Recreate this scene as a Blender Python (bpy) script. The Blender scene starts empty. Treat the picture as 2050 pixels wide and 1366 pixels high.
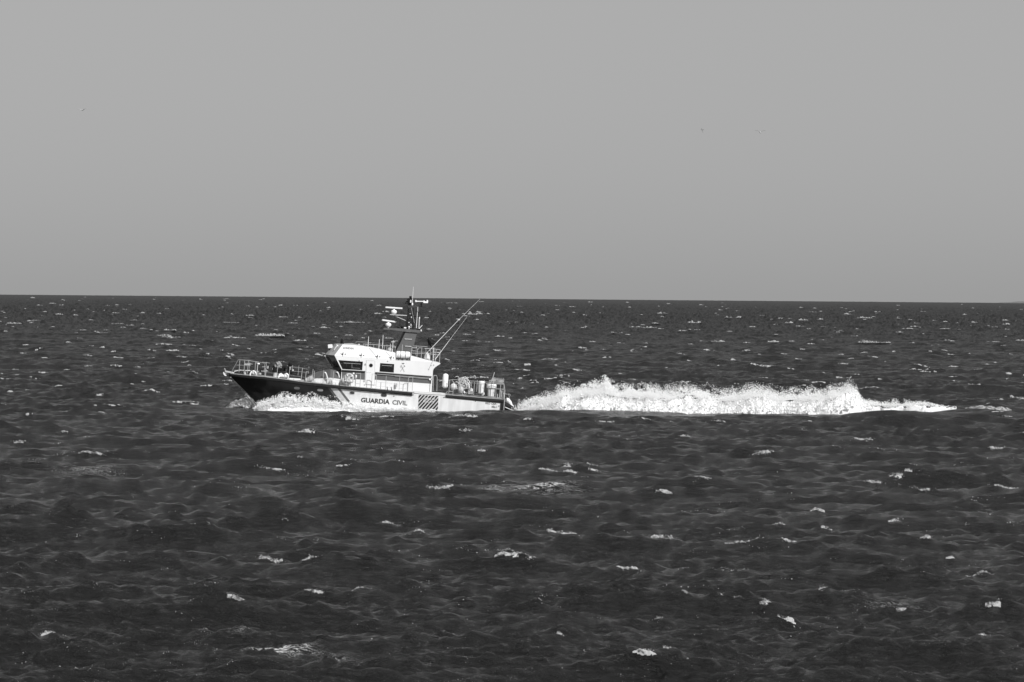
import bpy, math, random
import numpy as np
from mathutils import Matrix, Vector
from mathutils.bvhtree import BVHTree

random.seed(7)
rng = np.random.default_rng(11)
R = math.radians
scene = bpy.context.scene
col = scene.collection

# ------------------------------------------------------------------ camera
CAM_H = 9.0
FPX = 7700.0            # focal length in pixels of the 2050 px wide photograph
PITCH = (683 - 598.6) / FPX + 9.0 / 9000
ROLL = math.atan(17 / 2050)
cam_d = bpy.data.cameras.new('camera')
cam_d.sensor_width = 36.0
cam_d.lens = FPX / 2050 * 36.0
cam_d.clip_start = 1.0
cam_d.clip_end = 40000.0
cam = bpy.data.objects.new('camera', cam_d)
col.objects.link(cam)
fwd = Vector((0, math.cos(PITCH), -math.sin(PITCH)))
up0 = Vector((0, math.sin(PITCH), math.cos(PITCH)))
rt0 = Vector((1, 0, 0))
rt = rt0 * math.cos(ROLL) + up0 * math.sin(ROLL)
up = up0 * math.cos(ROLL) - rt0 * math.sin(ROLL)
CAM = Vector((0, 0, CAM_H))
DB = FPX / 25.5          # distance of the boat's near side, 25.5 px to the metre
mw = Matrix((rt, up, -fwd)).transposed().to_4x4()
mw.translation = CAM
cam.matrix_world = mw
scene.camera = cam


def ray(px, py):
    return (fwd + rt * ((px - 1025) / FPX) + up * ((683 - py) / FPX))


# ------------------------------------------------------------------ sky and sun
SUN_EL, SUN_AZ = R(35), R(36)       # the sun stands behind the camera, to its right
sun_dir = Vector((math.sin(SUN_AZ) * math.cos(SUN_EL), -math.cos(SUN_AZ) * math.cos(SUN_EL), math.sin(SUN_EL)))
world = bpy.data.worlds.new('World')
scene.world = world
world.use_nodes = True
wn = world.node_tree
for n in list(wn.nodes):
    wn.nodes.remove(n)
sky = wn.nodes.new('ShaderNodeTexSky')
sky.sky_type = 'NISHITA'
sky.sun_disc = False
sky.sun_elevation = SUN_EL
sky.sun_rotation = math.atan2(sun_dir.x, sun_dir.y)
sky.air_density = 1.0
sky.dust_density = 1.6
bw = wn.nodes.new('ShaderNodeRGBToBW')          # black and white photograph
gam = wn.nodes.new('ShaderNodeMath')
gam.operation = 'POWER'
gam.inputs[1].default_value = 0.22
mul = wn.nodes.new('ShaderNodeMath')
mul.operation = 'MULTIPLY'
mul.inputs[1].default_value = 2.36
bg = wn.nodes.new('ShaderNodeBackground')
bg.inputs['Strength'].default_value = 0.114
wo = wn.nodes.new('ShaderNodeOutputWorld')
wn.links.new(sky.outputs[0], bw.inputs[0])
wn.links.new(bw.outputs[0], gam.inputs[0])
wn.links.new(gam.outputs[0], mul.inputs[0])
wn.links.new(mul.outputs[0], bg.inputs['Color'])
wn.links.new(bg.outputs[0], wo.inputs['Surface'])

sun_d = bpy.data.lights.new('sun', 'SUN')
sun_d.energy = 4.6
sun_d.angle = R(0.5)
sun_d.color = (1, 1, 1)
sun = bpy.data.objects.new('sun', sun_d)
sun.rotation_euler = sun_dir.to_track_quat('Z', 'Y').to_euler()
col.objects.link(sun)

scene.view_settings.view_transform = 'Standard'
scene.view_settings.look = 'None'
scene.view_settings.exposure = 0.12
scene.view_settings.gamma = 1.0


# ------------------------------------------------------------------ helpers
def tag(o, label=None, cat=None, group=None, kind=None):
    if label:
        o['label'] = label
    if cat:
        o['category'] = cat
    if group:
        o['group'] = group
    if kind:
        o['kind'] = kind
    return o


def paint(name, grey, rough=0.45, var=0.08, scale=3.0, spec=0.5, metal=0.0, bump=0.0, dirt=0.0):
    m = bpy.data.materials.new(name)
    m.use_nodes = True
    nt = m.node_tree
    b = nt.nodes['Principled BSDF']
    b.inputs['Roughness'].default_value = rough
    b.inputs['Metallic'].default_value = metal
    b.inputs['Specular IOR Level'].default_value = spec
    tc = nt.nodes.new('ShaderNodeTexCoord')
    mp = nt.nodes.new('ShaderNodeMapping')
    mp.inputs['Scale'].default_value = (1, 1, 0.35)
    nt.links.new(tc.outputs['Object'], mp.inputs['Vector'])
    no = nt.nodes.new('ShaderNodeTexNoise')
    no.inputs['Scale'].default_value = scale
    no.inputs['Detail'].default_value = 5
    nt.links.new(mp.outputs[0], no.inputs['Vector'])
    mr = nt.nodes.new('ShaderNodeMapRange')
    mr.inputs['From Min'].default_value = 0.3
    mr.inputs['From Max'].default_value = 0.7
    mr.inputs['To Min'].default_value = grey * (1 - var - dirt)
    mr.inputs['To Max'].default_value = grey * (1 + var)
    nt.links.new(no.outputs['Fac'], mr.inputs['Value'])
    nt.links.new(mr.outputs[0], b.inputs['Base Color'])
    if bump:
        bn = nt.nodes.new('ShaderNodeBump')
        bn.inputs['Distance'].default_value = bump
        nt.links.new(no.outputs['Fac'], bn.inputs['Height'])
        nt.links.new(bn.outputs[0], b.inputs['Normal'])
    return m


def vnoise(x, y, seed=0):
    xi = np.floor(x).astype(np.int64)
    yi = np.floor(y).astype(np.int64)
    xf = x - xi
    yf = y - yi
    xf = xf * xf * (3 - 2 * xf)
    yf = yf * yf * (3 - 2 * yf)

    def hsh(a, b):
        n = (a * 374761393 + b * 668265263 + seed * 974634777) & 0x7fffffff
        n = ((n ^ (n >> 13)) * 1274126177) & 0x7fffffff
        n = (n ^ (n >> 16)) & 0xffffff
        return n / float(0xffffff)
    a = hsh(xi, yi)
    b = hsh(xi + 1, yi)
    c = hsh(xi, yi + 1)
    d = hsh(xi + 1, yi + 1)
    return a + (b - a) * xf + (c - a) * yf + (a - b - c + d) * xf * yf


def fbm(x, y, oct=4, seed=0):
    s = 0
    amp = 0.5
    for o in range(oct):
        s = s + amp * vnoise(x * 2 ** o, y * 2 ** o, seed + o * 17)
        amp *= 0.5
    return s


def np_mesh(name, verts, faces, mat, smooth=True):
    """verts (n,3) array, faces (m,k) array of equal sized polygons"""
    me = bpy.data.meshes.new(name)
    n, (m, k) = len(verts), faces.shape
    me.vertices.add(n)
    me.vertices.foreach_set('co', np.ascontiguousarray(verts, dtype=np.float32).ravel())
    me.loops.add(m * k)
    me.loops.foreach_set('vertex_index', np.ascontiguousarray(faces, dtype=np.int32).ravel())
    me.polygons.add(m)
    me.polygons.foreach_set('loop_start', np.arange(0, m * k, k, dtype=np.int32))
    me.polygons.foreach_set('use_smooth', np.full(m, smooth))
    me.update(calc_edges=True)
    me.materials.append(mat)
    return me


def grid_faces(nr, nc, base=0):
    i = np.arange(nr - 1)[:, None] * nc + np.arange(nc - 1)[None, :] + base
    return np.stack([i, i + 1, i + nc + 1, i + nc], -1).reshape(-1, 4)


# ------------------------------------------------------------------ the sea
NW = 270
lam = np.exp(np.linspace(math.log(0.26), math.log(22), NW)) * rng.uniform(0.96, 1.04, NW)
kk = 2 * np.pi / lam
spread = np.interp(np.log(lam), [math.log(0.4), math.log(3), math.log(26)], [R(44), R(31), R(21)])
th = -np.pi / 2 + R(7) + spread * rng.normal(0, 0.75, NW)
kx, ky = kk * np.cos(th), kk * np.sin(th)
ph = rng.uniform(0, 2 * np.pi, NW)
steep = np.interp(np.log(lam), [math.log(0.26), math.log(1), math.log(2.5), math.log(6), math.log(11), math.log(22)],
                  [0.094, 0.076, 0.038, 0.028, 0.019, 0.008])
am = steep * lam / (2 * np.pi)
CHOP = 0.55


def boat_calm(x, y, k=0.73):
    ex = 1 / (1 + np.exp(-(x + 27) / 2.0)) * 1 / (1 + np.exp((x - 42) / 4.0))
    t = (y - DB + 4)
    t = np.where(t < 0, t / 17.0, t / 12.0)
    return 1 - k * ex * np.exp(-t ** 2)


RIDGES = []      # x, y, half length, half depth, height


def waves(x, y, sp):
    """displacement of the still surface; sp = local mesh spacing"""
    dx = np.zeros_like(x)
    dy = np.zeros_like(x)
    z = np.zeros_like(x)
    gust = 0.72 + 0.56 * fbm(x / 23.0, y / 31.0, 3, 5)
    for i in range(NW):
        w = np.clip((lam[i] / sp - 1.3) / 1.5, 0, 1) * am[i]
        if float(w.max()) <= 0:
            continue
        p = kx[i] * x + ky[i] * y + ph[i]
        c = np.cos(p) * w
        s = np.sin(p) * w
        z += c
        if lam[i] > 0.9:
            dx -= s * (kx[i] / kk[i])
            dy -= s * (ky[i] / kk[i])
    e = boat_calm(x, y) * gust
    z = z * e - 0.24 * (1 - boat_calm(x, y, 1.0))
    dx, dy = dx * e * CHOP, dy * e * CHOP
    ylo, yhi = float(y.min()), float(y.max())
    for (rx, ry, rl, rd, rh) in RIDGES:
        if ry + 3.5 * rd < ylo or ry - 3.5 * rd > yhi:
            continue
        a = ((x - rx) / rl) ** 2
        t = (y - ry) / rd
        t = np.where(t < 0, t * 1.5, t)
        z = z + rh * np.exp(-a - t * t)
    return dx, dy, z


def height(x, y, sp_=0.3):
    x = np.atleast_1d(np.asarray(x, dtype=float))
    y = np.atleast_1d(np.asarray(y, dtype=float))
    sp = np.full_like(x, sp_)
    ux, uy = x.copy(), y.copy()
    for _ in range(3):
        dx, dy, z = waves(ux, uy, sp)
        ux, uy = x - dx, y - dy
    return waves(ux, uy, sp)[2]


def mesh_sp(d):
    return 0.75 * max(0.07, min(0.5 * d * d / (FPX * 4.5), 0.45 * max(1.0, d / 380) ** 1.33))


def sea_hit(px, py):
    r = ray(px, py)
    d0 = CAM_H * r.y / -r.z
    d = np.linspace(max(30, d0 - 1.2 * d0 / 9), d0 + 1.2 * d0 / 9, 260)
    x = d * r.x / r.y
    z = CAM_H + d * r.z / r.y
    hh = height(x, d, mesh_sp(d0))
    k = np.argmax(hh > z)
    return float(x[k]), float(d[k]), float(hh[k])


def to_crest(x0, d0, z0, reach=0.5):
    """move a point back to the crest of the wave it lies on"""
    dd_ = np.linspace(d0 - 0.1, d0 + reach, 13)
    h_ = height(np.full(13, x0), dd_, mesh_sp(d0))
    k = int(np.argmax(h_))
    return x0, float(dd_[k]) - 0.04, float(h_[k])
CAPS = [(128, 870, 14, 7), (612, 874, 36, 8), (175, 916, 58, 4), (965, 911, 20, 4), (545, 948, 60, 5), (685, 941, 34, 5), (1137, 935, 20, 9), (1190, 940, 26, 5),
        (1140, 950, 34, 5), (1098, 945, 40, 3), (880, 981, 55, 6), (1527, 910, 45, 6), (1730, 884, 40, 4), (1372, 876, 20, 3), (1997, 902, 36, 5), (1748, 971, 40, 7),
        (1797, 969, 30, 8), (1852, 985, 24, 4), (1330, 998, 34, 5), (2015, 981, 50, 4), (1637, 1024, 30, 5), (1788, 1048, 40, 7), (1125, 1068, 60, 4), (1102, 1065, 16, 8),
        (1335, 1080, 66, 9), (1490, 1090, 80, 4), (1580, 1089, 34, 5), (541, 1126, 52, 14), (620, 1129, 34, 5), (1035, 1126, 22, 9), (1062, 1136, 24, 7), (1265, 1147, 62, 5),
        (1960, 1156, 54, 4), (1372, 1200, 15, 9), (1648, 1203, 18, 9), (1445, 1228, 14, 6), (1533, 1234, 24, 13), (1574, 1244, 44, 5), (625, 1208, 46, 5), (470, 1221, 36, 6),
        (780, 1060, 34, 4), (1990, 1222, 32, 4), (1290, 1335, 48, 3), (1335, 1307, 20, 5), (715, 1184, 55, 3), (1806, 1237, 20, 3), (1655, 1063, 24, 5), (1480, 1228, 22, 4),
        (1410, 964, 40, 4), (1560, 1052, 30, 4), (1820, 965, 16, 3), (410, 1268, 14, 3), (1975, 1283, 24, 4), (1320, 1245, 14, 3), (1120, 1290, 20, 3), (600, 930, 14, 3),
        (35, 895, 20, 3), (95, 1275, 30, 3), (470, 985, 40, 3), (840, 1075, 22, 3), (930, 870, 24, 4), (1010, 1110, 40, 3), (1855, 1093, 24, 4), (1905, 1130, 18, 3),
        (540, 676, 60, 6), (345, 702, 28, 4), (325, 690, 40, 3), (330, 676, 26, 3), (1750, 690, 66, 4), (888, 720, 26, 8), (700, 649, 60, 3), (95, 748, 36, 3), (305, 780, 32, 3),
        (22, 786, 12, 3), (362, 809, 35, 4), (1645, 746, 18, 3), (1910, 736, 26, 3), (1950, 770, 26, 4), (1068, 767, 22, 4), (1130, 756, 30, 4), (1437, 687, 28, 4),
        (1548, 688, 24, 4), (1790, 704, 12, 4), (175, 712, 20, 3), (28, 651, 30, 3), (650, 660, 22, 3), (940, 632, 24, 3), (1365, 767, 26, 4), (1460, 779, 26, 4),
        (1700, 757, 14, 3), (2000, 800, 40, 4), (2035, 797, 30, 5), (950, 755, 60, 6), (20, 786, 14, 3), (60, 833, 18, 3), (340, 664, 26, 3), (1210, 845, 40, 3),
        (700, 842, 40, 4), (930, 832, 70, 3), (1057, 846, 20, 4), (1290, 838, 36, 3), (1440, 842, 24, 3), (600, 688, 28, 4), (1300, 659, 30, 3), (1000, 702, 26, 3),
        (1205, 700, 18, 3), (1000, 679, 20, 3), (1890, 702, 14, 2), (1390, 650, 22, 3), (1730, 640, 24, 2), (1830, 657, 24, 2), (870, 676, 20, 3)]

NEAR = []       # whitecaps of the foreground: x, distance, half length, depth, tilt, strength
for (px, py, wpx, hpx) in CAPS:
    if py > 845:
        x0, d0, z0 = to_crest(*sea_hit(px, py))
        ln, hz = wpx / FPX * d0, hpx / FPX * d0
        NEAR.append((x0, d0, ln / 2, hz * 0.6 + 0.02, rng.uniform(-0.35, 0.35), min(1.0, 0.55 + hpx / 14)))
for (x0, d0, hl_, dp, tl_, st_) in NEAR:
    RIDGES.append((x0, d0 + 0.1, hl_ * 1.6 + 0.3, 0.6 + dp * 0.4, 0.05 + 0.30 * dp))
# long swell ridge in front of the hull and the wake (px along the photograph, y about 195 m)
for (px, half, h_) in ((500, 3.2, 0.08), (555, 3.0, 0.10), (760, 4.0, -0.06), (935, 2.0, 0.06), (1060, 2.0, 0.10), (1400, 6, -0.10), (1790, 5.0, 0.62), (1985, 2.6, 0.36)):
    RIDGES.append(((px - 1025) / FPX * (DB - 7), DB - 7, half, 1.7, h_))
for k_ in range(46):
    px = rng.uniform(480, 2040)
    RIDGES.append(((px - 1025) / FPX * (DB - 10), DB - 10 + rng.uniform(-2, 2), rng.uniform(0.6, 2.4), 0.9, rng.uniform(0.03, 0.17)))
# single steep waves that stand out in the foreground: px, py, half length m, height m
for (px, py, hl, hh_) in ((1045, 1140, 1.7, 0.42), (1340, 1090, 1.6, 0.3), (1905, 1215, 1.9, 0.35), (660, 1135, 1.3, 0.25),
                          (1240, 1010, 1.5, 0.25), (1160, 950, 1.6, 0.25), (1800, 975, 1.6, 0.25), (560, 1050, 1.8, 0.25),
                          (1700, 1215, 1.2, 0.3), (1545, 1240, 1.0, 0.22)):
    r_ = ray(px, py)
    d_ = CAM_H * r_.y / -r_.z
    RIDGES.append((d_ * r_.x / r_.y, d_, hl, 0.95, hh_ * 0.8))

# rows
rows = [20.0]
while rows[-1] < 9000:
    d = rows[-1]
    if d < 78:
        st = 1.2 if d < 70 else 0.3
    else:
        st = min(0.5 * d * d / (FPX * 4.5), 0.45 * max(1.0, d / 380) ** 1.33)
        st = max(st, 0.07)
    rows.append(d + st)
rows = np.array(rows)
half = math.atan(1025 / FPX)
a0 = np.linspace(-half * 1.45, half * 1.45, 1500)
outer = a0[-1] + np.cumsum(np.linspace(0.0004, 0.014, 90))
ang = np.concatenate([-outer[::-1], a0, outer])
tan = np.tan(ang)
NR, NC = len(rows), len(ang)
print('sea grid', NR, NC)
V = np.empty((NR, NC, 3), dtype=np.float32)
sps = np.gradient(rows)
CH = 120
for r0 in range(0, NR, CH):
    d = rows[r0:r0 + CH]
    Y = np.repeat(d[:, None], NC, 1).astype(np.float32)
    X = (Y * tan[None, :]).astype(np.float32)
    S = np.repeat(sps[r0:r0 + CH, None], NC, 1).astype(np.float32)
    S = np.maximum(S * 0.75, (Y * np.gradient(ang)[None, :]).astype(np.float32))
    dx, dy, z = waves(X, Y, S)
    V[r0:r0 + CH, :, 0] = X + dx
    V[r0:r0 + CH, :, 1] = Y + dy
    V[r0:r0 + CH, :, 2] = z
Z0 = V[:, :, 2].copy()
# far off the rows lie too wide apart for the short waves: random steepness stands in for them
far = np.clip((rows - 450) / 900, 0, 1)
jit = rng.normal(0, 1, (NR, NC))
jit = (jit + np.roll(jit, 1, 1) + np.roll(jit, 2, 1)) / 1.7
V[:, :, 2] += (jit * (np.minimum(0.15 * sps, 0.45) * (1 - 0.75 * np.clip((rows - 3500) / 3500, 0, 1)))[:, None] * far[:, None]).astype(np.float32)
VF = V.reshape(-1, 3)

# lace of old foam lying on the water: px, py, half width px, half height px, strength
LACE = ((1100, 985, 75, 13, 1.0), (990, 987, 40, 7, .4), (560, 1312, 75, 4, .75), (480, 1301, 55, 3, .6), (665, 1320, 38, 5, .5),
        (180, 948, 70, 5, .4), (440, 872, 80, 4, .4), (1470, 1143, 50, 8, .4), (1140, 1275, 60, 6, .3), (110, 1265, 60, 4, .3),
        (880, 1298, 70, 6, .35), (1800, 1220, 80, 5, .35), (690, 835, 40, 4, .6), (930, 832, 60, 3, .9), (1250, 838, 40, 3, .6))
foam = np.zeros(len(VF), dtype=np.float32)
for (px, py, hw, hh_, s_) in LACE:
    r_ = ray(px, py)
    d_ = CAM_H * r_.y / -r_.z
    x_ = d_ * r_.x / r_.y
    sx = hw / FPX * d_
    sy = hh_ * d_ * d_ / (FPX * CAM_H)
    g = np.exp(-((VF[:, 0] - x_) / sx) ** 2 - ((VF[:, 1] - d_) / sy) ** 2) * s_
    foam = np.maximum(foam, g.astype(np.float32))
# crests: froth where the surface stands high above its surroundings
crest = np.zeros((NR, NC), dtype=np.float32)
zz = Z0
crest = np.clip((zz - 0.8) * 2.0, 0, 1)
gustf = np.empty(NR * NC, dtype=np.float32)
gustf = fbm(VF[:, 0] / 3.3, VF[:, 1] / 5.0, 3, 91)
foam = np.maximum(foam, (crest.reshape(-1) * np.clip((gustf - 0.46) * 4, 0, 1)).astype(np.float32))

froth = np.zeros(len(VF), dtype=np.float32)
r_near = np.searchsorted(rows, DB * 1.02) * NC
XN, YN = VF[:r_near, 0], VF[:r_near, 1]
wob = (fbm(XN * 2.1, YN * 0.7, 3, 71) - 0.45)
for (x0, d0, hl_, dp, tl_, st_) in NEAR:
    i0 = max(0, (np.searchsorted(rows, d0 - 4) - 1)) * NC
    i1 = min(r_near, np.searchsorted(rows, d0 + 4) * NC)
    x_, y_ = XN[i0:i1] - x0, YN[i0:i1] - d0
    w_ = wob[i0:i1]
    yc = tl_ * x_ + w_ * 0.3
    g = np.clip(1.25 - (np.abs(x_) / hl_) ** 2.2 - ((y_ - yc) / (dp * (0.9 + 1.1 * w_))) ** 2, 0, 1) * st_
    froth[i0:i1] = np.maximum(froth[i0:i1], 0.62 * g.astype(np.float32))
m = bpy.data.materials.new('sea_water')
m.use_nodes = True
nt = m.node_tree
for n in list(nt.nodes):
    nt.nodes.remove(n)
N, LK = nt.nodes.new, nt.links.new
out = N('ShaderNodeOutputMaterial')
geo = N('ShaderNodeNewGeometry')
wb = N('ShaderNodeBsdfPrincipled')
wb.inputs['Base Color'].default_value = (0.0195, 0.0195, 0.0195, 1)
wb.inputs['Roughness'].default_value = 0.12
wb.inputs['IOR'].default_value = 1.33
wb.inputs['Specular IOR Level'].default_value = 0.45
mp = N('ShaderNodeMapping')
mp.inputs['Scale'].default_value = (0.33, 1.1, 1.0)
mp.inputs['Rotation'].default_value = (0, 0, R(12))
LK(geo.outputs['Position'], mp.inputs['Vector'])
n1 = N('ShaderNodeTexNoise')
n1.inputs['Scale'].default_value = 6.5
n1.inputs['Detail'].default_value = 5
n1.inputs['Roughness'].default_value = 0.7
n1.inputs['Distortion'].default_value = 0.4
LK(mp.outputs[0], n1.inputs['Vector'])
bp = N('ShaderNodeBump')
bp.inputs['Distance'].default_value = 0.36
bp.inputs['Strength'].default_value = 0.9
LK(n1.outputs['Fac'], bp.inputs['Height'])
LK(bp.outputs[0], wb.inputs['Normal'])
fb = N('ShaderNodeBsdfPrincipled')
fb.inputs['Base Color'].default_value = (0.62, 0.62, 0.62, 1)
fb.inputs['Roughness'].default_value = 0.8
at = N('ShaderNodeAttribute')
at.attribute_name = 'foam'
n2 = N('ShaderNodeTexNoise')
n2.inputs['Scale'].default_value = 4.6
n2.inputs['Detail'].default_value = 6
n2.inputs['Roughness'].default_value = 0.66
n2.inputs['Distortion'].default_value = 1.2
LK(mp.outputs[0], n2.inputs['Vector'])
# ridged noise = lace
s1 = N('ShaderNodeMath'); s1.operation = 'SUBTRACT'; s1.inputs[1].default_value = 0.5
LK(n2.outputs['Fac'], s1.inputs[0])
s2 = N('ShaderNodeMath'); s2.operation = 'ABSOLUTE'
LK(s1.outputs[0], s2.inputs[0])
s3 = N('ShaderNodeMath'); s3.operation = 'MULTIPLY'; s3.inputs[1].default_value = 0.05
LK(at.outputs['Fac'], s3.inputs[0])
s4 = N('ShaderNodeMath'); s4.operation = 'SUBTRACT'
LK(s3.outputs[0], s4.inputs[0]); LK(s2.outputs[0], s4.inputs[1])
s5 = N('ShaderNodeMath'); s5.operation = 'MULTIPLY'; s5.inputs[1].default_value = 30; s5.use_clamp = True
LK(s4.outputs[0], s5.inputs[0])
ra = N('ShaderNodeAttribute')
ra.attribute_name = 'chop'
LK(ra.outputs['Fac'], wb.inputs['Roughness'])
# froth: dense white grains with dark gaps
fa = N('ShaderNodeAttribute')
fa.attribute_name = 'froth'
n3 = N('ShaderNodeTexNoise')
n3.inputs['Scale'].default_value = 9.0
n3.inputs['Detail'].default_value = 5
n3.inputs['Roughness'].default_value = 0.75
LK(geo.outputs['Position'], n3.inputs['Vector'])
t1 = N('ShaderNodeMath'); t1.operation = 'MULTIPLY_ADD'; t1.inputs[1].default_value = 0.46; t1.inputs[2].default_value = -0.72
LK(fa.outputs['Fac'], t1.inputs[0])
t2 = N('ShaderNodeMath'); t2.operation = 'ADD'
LK(t1.outputs[0], t2.inputs[0]); LK(n3.outputs['Fac'], t2.inputs[1])
t3 = N('ShaderNodeMath'); t3.operation = 'MULTIPLY'; t3.inputs[1].default_value = 7.0; t3.use_clamp = True
LK(t2.outputs[0], t3.inputs[0])
t4 = N('ShaderNodeMath'); t4.operation = 'MAXIMUM'
LK(t3.outputs[0], t4.inputs[0]); LK(s5.outputs[0], t4.inputs[1])
s5 = t4
mx = N('ShaderNodeMixShader')
LK(s5.outputs[0], mx.inputs[0]); LK(wb.outputs[0], mx.inputs[1]); LK(fb.outputs[0], mx.inputs[2])
LK(mx.outputs[0], out.inputs['Surface'])
me = np_mesh('sea', VF, grid_faces(NR, NC), m)
a_ = me.attributes.new('foam', 'FLOAT', 'POINT')
a_.data.foreach_set('value', foam)
a_ = me.attributes.new('froth', 'FLOAT', 'POINT')
a_.data.foreach_set('value', froth)
a_ = me.attributes.new('chop', 'FLOAT', 'POINT')
a_.data.foreach_set('value', np.repeat(np.interp(rows, [90, 300, 900, 2500], [0.15, 0.21, 0.38, 0.50]).astype(np.float32), NC))
sea = bpy.data.objects.new('sea', me)
col.objects.link(sea)
tag(sea, kind='structure')
# ------------------------------------------------------------------ materials of the boat
M = dict(
    white=paint('white_hull_paint', 0.68, 0.35, 0.03, 1.2, dirt=0.03),
    offwhite=paint('white_gelcoat', 0.66, 0.45, 0.05, 4),
    grey=paint('deck_grey', 0.30, 0.7, 0.12, 6),
    midgrey=paint('cabin_band_grey', 0.085, 0.5, 0.10, 3),
    visor=paint('visor_grey', 0.40, 0.5, 0.06, 3),
    dark=paint('dark_paint', 0.035, 0.5, 0.15, 4),
    rubber=paint('black_rubber', 0.012, 0.7, 0.3, 6, spec=0.2),
    black=paint('black_metal', 0.008, 0.6, 0.2, 8, spec=0.15),
    steel=paint('stainless_rail', 0.62, 0.3, 0.08, 10, metal=0.55),
    light=paint('white_plastic', 0.76, 0.35, 0.03, 6),
    cloth=paint('pale_canvas', 0.62, 0.85, 0.12, 5, bump=0.05),
    greycloth=paint('grey_canvas', 0.24, 0.9, 0.25, 7, bump=0.06),
    ball=paint('orange_buoy_grey', 0.42, 0.45, 0.08, 4),
    flagred=paint('ensign_red_grey', 0.17, 0.85, 0.06, 6),
    flagyellow=paint('ensign_yellow_grey', 0.30, 0.85, 0.06, 6),
    text=paint('lettering_dark', 0.03, 0.5, 0.15, 8),
    textpale=paint('lettering_glare', 0.11, 0.5, 0.4, 9),  # glare on the second word, painted in as a paler blotchy grey
    textgrey=paint('lettering_grey', 0.09, 0.5, 0.3, 9),
    lens=paint('lens_white', 0.85, 0.15, 0.02, 4),
    seam=paint('panel_seam_grey', 0.45, 0.6, 0.1, 4),
    skin=paint('cowling_grey', 0.36, 0.4, 0.1, 5),
)
gl = bpy.data.materials.new('dark_glass')
gl.use_nodes = True
g_ = gl.node_tree.nodes['Principled BSDF']
g_.inputs['Base Color'].default_value = (0.012, 0.012, 0.012, 1)
g_.inputs['Roughness'].default_value = 0.06
g_.inputs['Specular IOR Level'].default_value = 0.4
M['glass'] = gl

# ------------------------------------------------------------------ the boat's frame
YAW, TRIM = R(6.0), R(3.35)
rw = ray(740, 826)
dd = (DB + 2.6) / rw.y
ROOT = Matrix.Translation(CAM + rw * dd) @ Matrix.Rotation(YAW, 4, 'Z') @ Matrix.Rotation(TRIM, 4, 'Y')
ROOT_I = ROOT.inverted()
CL = ROOT_I @ CAM


def L(px, py, y):
    """boat coordinates (x aft, y away from the viewer, z up) of a point of the plane y"""
    dl = ROOT_I.to_3x3() @ ray(px, py)
    t = (y - CL.y) / dl.y
    p = CL + dl * t
    return Vector((p.x, y, p.z))


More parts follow.
